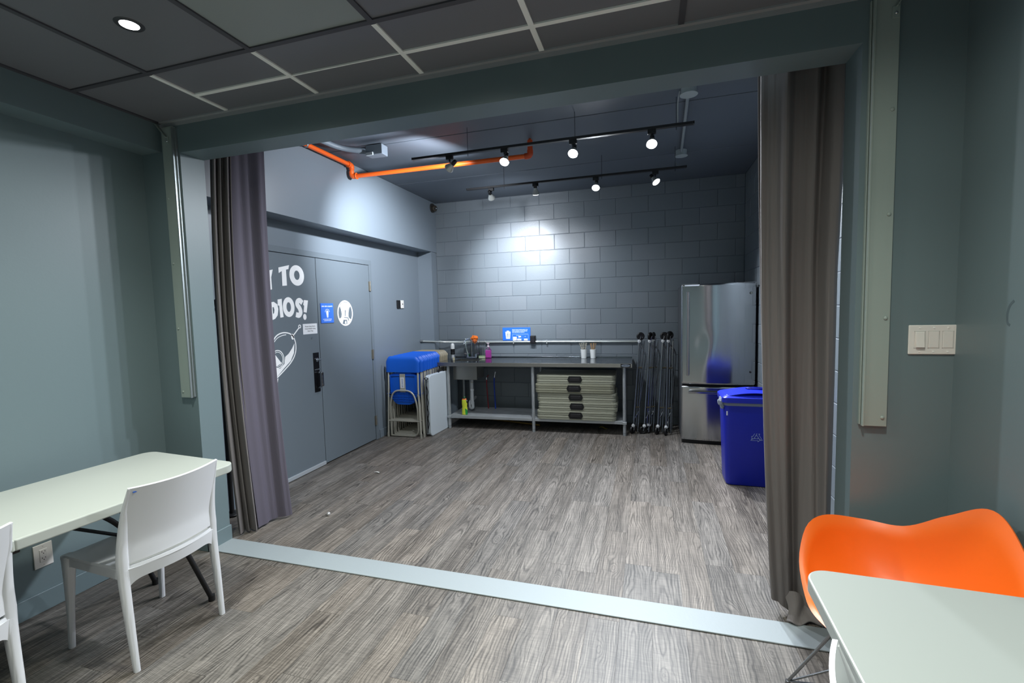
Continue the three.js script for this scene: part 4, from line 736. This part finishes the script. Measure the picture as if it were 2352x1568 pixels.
// closed suitcase tables on the lower shelf
{
  const mk = (label, m) => { const o = thing('suitcase_table', label, 'folding table', [0, 0, 0], 0, 'folded beige tables on the lower shelf'); const w = 0.945, d = 0.5;
    const half = (y) => ext(rrShape(w, d, 0.05), 0.043, 0.004).rotateX(-Math.PI / 2).translate(0, y, -d / 2);
    mesh('half', half(0.004), m, o); mesh('half', half(0.059), m, o);
    mesh('seam', ext(rrShape(w - 0.02, d - 0.02, 0.045), 0.02).rotateX(-Math.PI / 2).translate(0, 0.044, -d / 2), S(0x3a3930, 0.7), o);
    for (const y of [0.030, 0.084]) mesh('edge_rib', ext(rrShape(w + 0.012, d + 0.012, 0.055), 0.006, 0.001).rotateX(-Math.PI / 2).translate(0, y, -d / 2), m, o);
    const hex = (k) => poly([[-0.083 * k, 0], [-0.066 * k, 0.037 * k], [0.066 * k, 0.037 * k], [0.083 * k, 0], [0.066 * k, -0.037 * k], [-0.066 * k, -0.037 * k]]);
    const h = mesh('handle', ext(hex(1.06), 0.012).translate(0.0, 0.055, -0.001), black, o); mesh('grip', bx(-0.058, 0.058, 0.036, 0.074, 0.009, 0.014, 0.003), S(0x1c1a1c, 0.5), h); return o; };
  const L = ['lowest beige folded table of the stack on the shelf', 'second beige folded table up from the shelf', 'middle beige folded table of the stack', 'fourth beige folded table up, sticking out furthest left', 'topmost beige folded table of the stack'];
  const X = [-0.850, -0.834, -0.848, -0.866, -0.854], a = mk(L[0], caseMat); const place = (o, i) => { o.position.set(X[i], 0.1685 + i * 0.1095, -5.445 - 0.006 * (i % 3)); o.rotation.y = 0.034 + 0.006 * (i % 2); };
  place(a, 0); for (let i = 1; i < 5; i++) { const o = dup(a, 'suitcase_table', L[i]); if (i === 3) o.traverse((q) => { if (q.material === caseMat) q.material = caseMat2; }); place(o, i); }
}

// ------------------------------------------------------------------ folded chrome frames on castors
{
  const mk = (label, xt, xb, z, a, b) => {
    const o = thing('folded_rack', label, 'rack', [0, 0, z], 0, 'folded chrome racks leaning between counter and fridge'); const P = (t, dx = 0, dz = 0) => V(xb + (xt - xb) * t + dx, 0.10 + 1.0 * t, dz - 0.30 * t * 0.5);
    mesh('tube', tube([P(0.0), P(1.0)], 0.0135, 10), rackChrome, o); mesh('tube', tube([P(-0.08, 0.055, -0.03), P(1.0, 0.055, -0.03)], 0.009, 10), rackChrome, o);
    mesh('tube', tube([P(0.06, 0.0, -0.01), P(0.16, 0.055, -0.04), P(0.85, 0.09, -0.05), P(0.96, 0.01, -0.02)], 0.008, 8, 0.06), rackChrome, o);
    mesh('tube', tube([P(-0.02, 0.030, -0.045), P(1.03, 0.026, -0.045)], 0.0085, 8), rackChrome, o);
    for (const t of [0.21, 0.68]) mesh('spacer', tube([P(t, -0.004), P(t, 0.058, -0.03)], 0.009, 8), S(0x6d6450, 0.5, { metalness: 0.4 }), o);
    for (const [t, s, ang] of [[0, -1, b], [1, 1, a]]) {
      const c = P(t); const w = mesh('caster', new THREE.TorusGeometry(0.034, 0.015, 10, 24).rotateY(ang).translate(c.x + Math.cos(ang) * s * 0.018, c.y + s * 0.058, c.z + 0.005), black, o);
      const dir = V(Math.sin(ang), 0, Math.cos(ang)); const wc = V(c.x + Math.cos(ang) * s * 0.018, c.y + s * 0.058, c.z + 0.005);
      mesh('hub', new THREE.CylinderGeometry(0.031, 0.031, 0.016, 16).rotateX(Math.PI / 2).rotateY(ang).translate(wc.x, wc.y, wc.z), S(0x1c1a1a, 0.4), w);
      for (const k of [1, -1]) mesh('fork', tube([c.clone().addScaledVector(dir, k * 0.014), wc.clone().addScaledVector(dir, k * 0.020)], 0.0075, 8), rackChrome, w);
      mesh('cap', [cylZ(0.019, 0.019, 0.012, c.x, c.y, c.z + 0.016, 18), new THREE.SphereGeometry(0.009, 10, 8).translate(c.x, c.y, c.z + 0.021)], S(0xe2e4e6, 0.35), w);
    }
    return o;
  };
  mk('folded chrome rack on castors, nearest the steel counter', -0.112, -0.182, -5.60, 0.25, 1.0);
  mk('folded chrome rack on castors, second from the counter', 0.008, -0.056, -5.61, 1.1, 0.35);
  mk('folded chrome rack on castors, middle one of the group', 0.050, -0.004, -5.66, 1.25, 0.2);
  mk('folded chrome rack on castors, second from the fridge', 0.160, 0.098, -5.62, 0.1, 1.1);
  mk('folded chrome rack on castors, nearest the fridge', 0.222, 0.190, -5.60, 1.3, 1.4);
  mk('folded chrome rack pushed back behind the others, half hidden by the fridge', 0.232, 0.215, -5.80, 0.5, 0.9);
}

// ------------------------------------------------------------------ fridge
{
  const o = thing('fridge', 'tall stainless steel fridge with a freezer drawer, a dent in its upper door', 'fridge', [0.7075, 0, -5.29]);
  const w = 0.3655;
  mesh('cabinet', bx(-w + 0.006, w - 0.006, 0.02, 1.732, -0.76, -0.065, 0.006), fridgeSide, o);
  const face = (y0, y1, dent) => { const f = (u, v) => { const x = (u * 2 - 1) * w, y = y0 + (y1 - y0) * v; const e = Math.max(0, Math.abs(u * 2 - 1) - 0.97) / 0.03, ev = Math.max(0, Math.abs(v * 2 - 1) - 0.985) / 0.015;
      let z = -0.030 * (u * 2 - 1) ** 2 - 0.010 * e * e - 0.006 * ev * ev; if (dent) { const a = (x + 0.165) / 0.085, b = (y - 1.10) / 0.13; z -= 0.0045 * Math.exp(-a * a - b * b); z += 0.003 * Math.exp(-(((x + 0.09) / 0.08) ** 2) - ((y - 0.99) / 0.17) ** 2); } z += 0.0006 * Math.sin(y * 5 + x * 3); return V(x, y, z); };
    return sheet(f, 90, 90, 0.004); };
  const d1 = mesh('door', [face(0.664, 1.742, true), bx(-w + 0.004, w - 0.004, 0.668, 1.738, -0.062, -0.042, 0.004)], steel, o);
  const d2 = mesh('drawer', [face(0.045, 0.632, false), bx(-w + 0.004, w - 0.004, 0.05, 0.628, -0.062, -0.042, 0.004)], steel, o);
  mesh('gasket', bx(-w + 0.012, w - 0.012, 0.03, 1.72, -0.068, -0.058), black, o); mesh('kick_plate', bx(-w + 0.01, w - 0.01, 0.0, 0.045, -0.12, -0.04), black, o);
  const hx = -0.305; mesh('handle', [bx(hx - 0.013, hx + 0.013, 0.757, 1.662, 0.030, 0.045, 0.006), bx(hx - 0.011, hx + 0.011, 1.625, 1.655, -0.01, 0.034, 0.004), bx(hx - 0.011, hx + 0.011, 0.765, 0.795, -0.01, 0.034, 0.004)], steel, d1);
  mesh('handle', [bx(-0.30, 0.26, 0.565, 0.590, 0.030, 0.045, 0.006), bx(-0.295, -0.265, 0.568, 0.588, -0.01, 0.034, 0.004), bx(0.225, 0.255, 0.568, 0.588, -0.01, 0.034, 0.004)], steel, d2);
  mesh('badge', cylZ(0.0125, 0.0125, 0.004, 0.318, 1.632, -0.008, 24), S(0x8c8d88, 0.3, { metalness: 1 }), d1); mesh('dark_mark', new THREE.SphereGeometry(0.01, 12, 8).scale(0.7, 1.1, 0.3).translate(0.318, 0.80, -0.010), S(0x1a1a1c, 0.5), d1);
  mesh('label_strip', bx(-0.335, -0.185, 1.722, 1.736, -0.0065, -0.0055), S(0xdfe4ec, 0.5), d1); mesh('top_trim', bx(-w, w, 1.738, 1.744, -0.06, -0.012, 0.002), S(0x8f9396, 0.35, { metalness: 0.8 }), o);
}

// ------------------------------------------------------------------ recycling bin
{
  const o = thing('recycling_bin', 'tall blue recycling bin lined with a clear bag, half behind the curtain', 'bin', [0.845, 0, -4.255]);
  const X = V(1, 0, 0), Z = V(0, 0, 1), ring = (y, w, d, r) => rrect(V(0, y, 0), X, Z, w, d, r, 5);
  mesh('body', loft([ring(0.012, 0.40, 0.20, 0.16), ring(0.0, 0.42, 0.22, 0.16), ring(0.006, 0.440, 0.240, 0.16), ring(0.03, 0.452, 0.252, 0.16), ring(0.66, 0.490, 0.290, 0.14), ring(0.715, 0.492, 0.292, 0.14)], 0.7), binBlue, o);
  const lump = (r, k) => { const g = new THREE.IcosahedronGeometry(r, 4), p = g.attributes.position; for (let i = 0; i < p.count; i++) { const x = p.getX(i) / r, y = p.getY(i) / r, z = p.getZ(i) / r; const q = 0.75 + 0.5 * vn(x * 2.6 + k * 3 + 9, y * 2.6 + z * 2.2 + 7) ; p.setXYZ(i, x * q * r, y * q * r, z * q * r); } g.computeVertexNormals(); return g; }; mesh('bag', [loft([ring(0.682, 0.496, 0.296, 0.14), ring(0.688, 0.502, 0.302, 0.14), ring(0.70, 0.504, 0.305, 0.14), ring(0.715, 0.500, 0.300, 0.14)], 0.9), lump(0.034, 1).scale(0.8, 1.15, 0.9).translate(-0.262, 0.712, 0.10), lump(0.022, 4).scale(0.8, 1.1, 0.8).translate(-0.256, 0.672, 0.11)], new THREE.MeshPhysicalMaterial({ color: 0xa4acb8, roughness: 0.5, transmission: 0.5, thickness: 0 }), o);
  mesh('lid', [loft([ring(0.708, 0.520, 0.322, 0.12), ring(0.735, 0.528, 0.330, 0.12), ring(0.750, 0.526, 0.328, 0.12), ring(0.765, 0.49, 0.29, 0.12), ring(0.775, 0.44, 0.25, 0.14)], 0.5),
    sheet((u, v) => { const a = u * 2 - 1, b = v * 2 - 1; return V(a * 0.245, 0.752 + 0.058 * (1 - a * a) * (1 - 0.35 * b * b), b * 0.145); }, 24, 14, 0.006)], binLid, o);
  mesh('grip_slot', [sheet((u, v) => { const a = u * 2 - 1, b = v * 2 - 1; return V(0.02 + a * 0.075, 0.8135 - 0.012 * (1 - a * a), 0.03 + b * 0.03); }, 12, 6, 0.004), new THREE.TorusGeometry(0.055, 0.008, 8, 28).rotateX(Math.PI / 2).scale(1.4, 0.8, 0.6).translate(0.02, 0.814, 0.03)], S(0x0a1a90, 0.4), o);
  const arrow = (k) => { const a = k * 2.0944, R = ([x, y]) => { y -= 0.012; return [x * Math.cos(a) - y * Math.sin(a), x * Math.sin(a) + y * Math.cos(a)]; };
    const out = [[-0.044, -0.016], [0.010, -0.016], [0.010, -0.026], [0.034, -0.008], [0.010, 0.010], [0.010, 0.002], [-0.033, 0.002]].map(R), inn = [[-0.0395, -0.0135], [0.0125, -0.0135], [0.0125, -0.021], [0.0295, -0.008], [0.0125, 0.005], [0.0125, -0.0005], [-0.031, -0.0005]].map(R);
    return ext(poly(out, [inn]), 0.0006); };
  mesh('recycling_symbol', [0, 1, 2].map(arrow).map((g) => g.rotateX(-0.03).translate(0.0, 0.425, 0.1392)), S(0x9fb0d8, 0.5), o);
  mesh('sticker', bx(-0.228, -0.218, 0.60, 0.635, 0.139, 0.1425), S(0xd8dce6, 0.5), o); mesh('sticker', bx(-0.225, -0.205, 0.768, 0.7715, 0.11, 0.125), S(0xd8dce6, 0.5), o);
}

// ------------------------------------------------------------------ dark stand behind the curtain and scraps on the floor
{
  const o = thing('floor_stand', 'black pole with a turned knob half hidden by the gathered curtain', 'stand', [-3.075, 0, -2.66]);
  mesh('pole', cyl(0.017, 0.017, 1.56, 0, 0.78, 0, 14), black, o); mesh('knob', lathe([[0.0, 1.66], [0.022, 1.65], [0.03, 1.635], [0.02, 1.615], [0.018, 1.59], [0.024, 1.58], [0.018, 1.565], [0.017, 1.55]], 20), black, o); mesh('base', lathe([[0, 0.02], [0.05, 0.018], [0.058, 0.0], [0, 0]], 24), black, o); mesh('cord', tube([[0.02, 1.5, 0], [0.05, 1.36, 0.01], [0.03, 1.18, 0]], 0.005, 6, 0.1), black, o);
  tag(mesh('silver_ball', new THREE.SphereGeometry(0.014, 20, 14).translate(-2.329, 0.014, -2.828), S(0xd0d0d0, 0.3, { metalness: 0.7 })), 'tiny silver ball on the plank floor near the gathered curtain', 'ball');
  tag(mesh('paper_scrap', sheet((u, v) => V(-2.52 + 0.055 * u, 0.004 + 0.006 * Math.sin(u * 3), -3.73 + 0.014 * v), 6, 2, 0.0015), S(0xc9c9c4, 0.7)), 'tiny white paper scrap on the floor in front of the doors', 'scrap');
}

renderer.render(scene, camera);
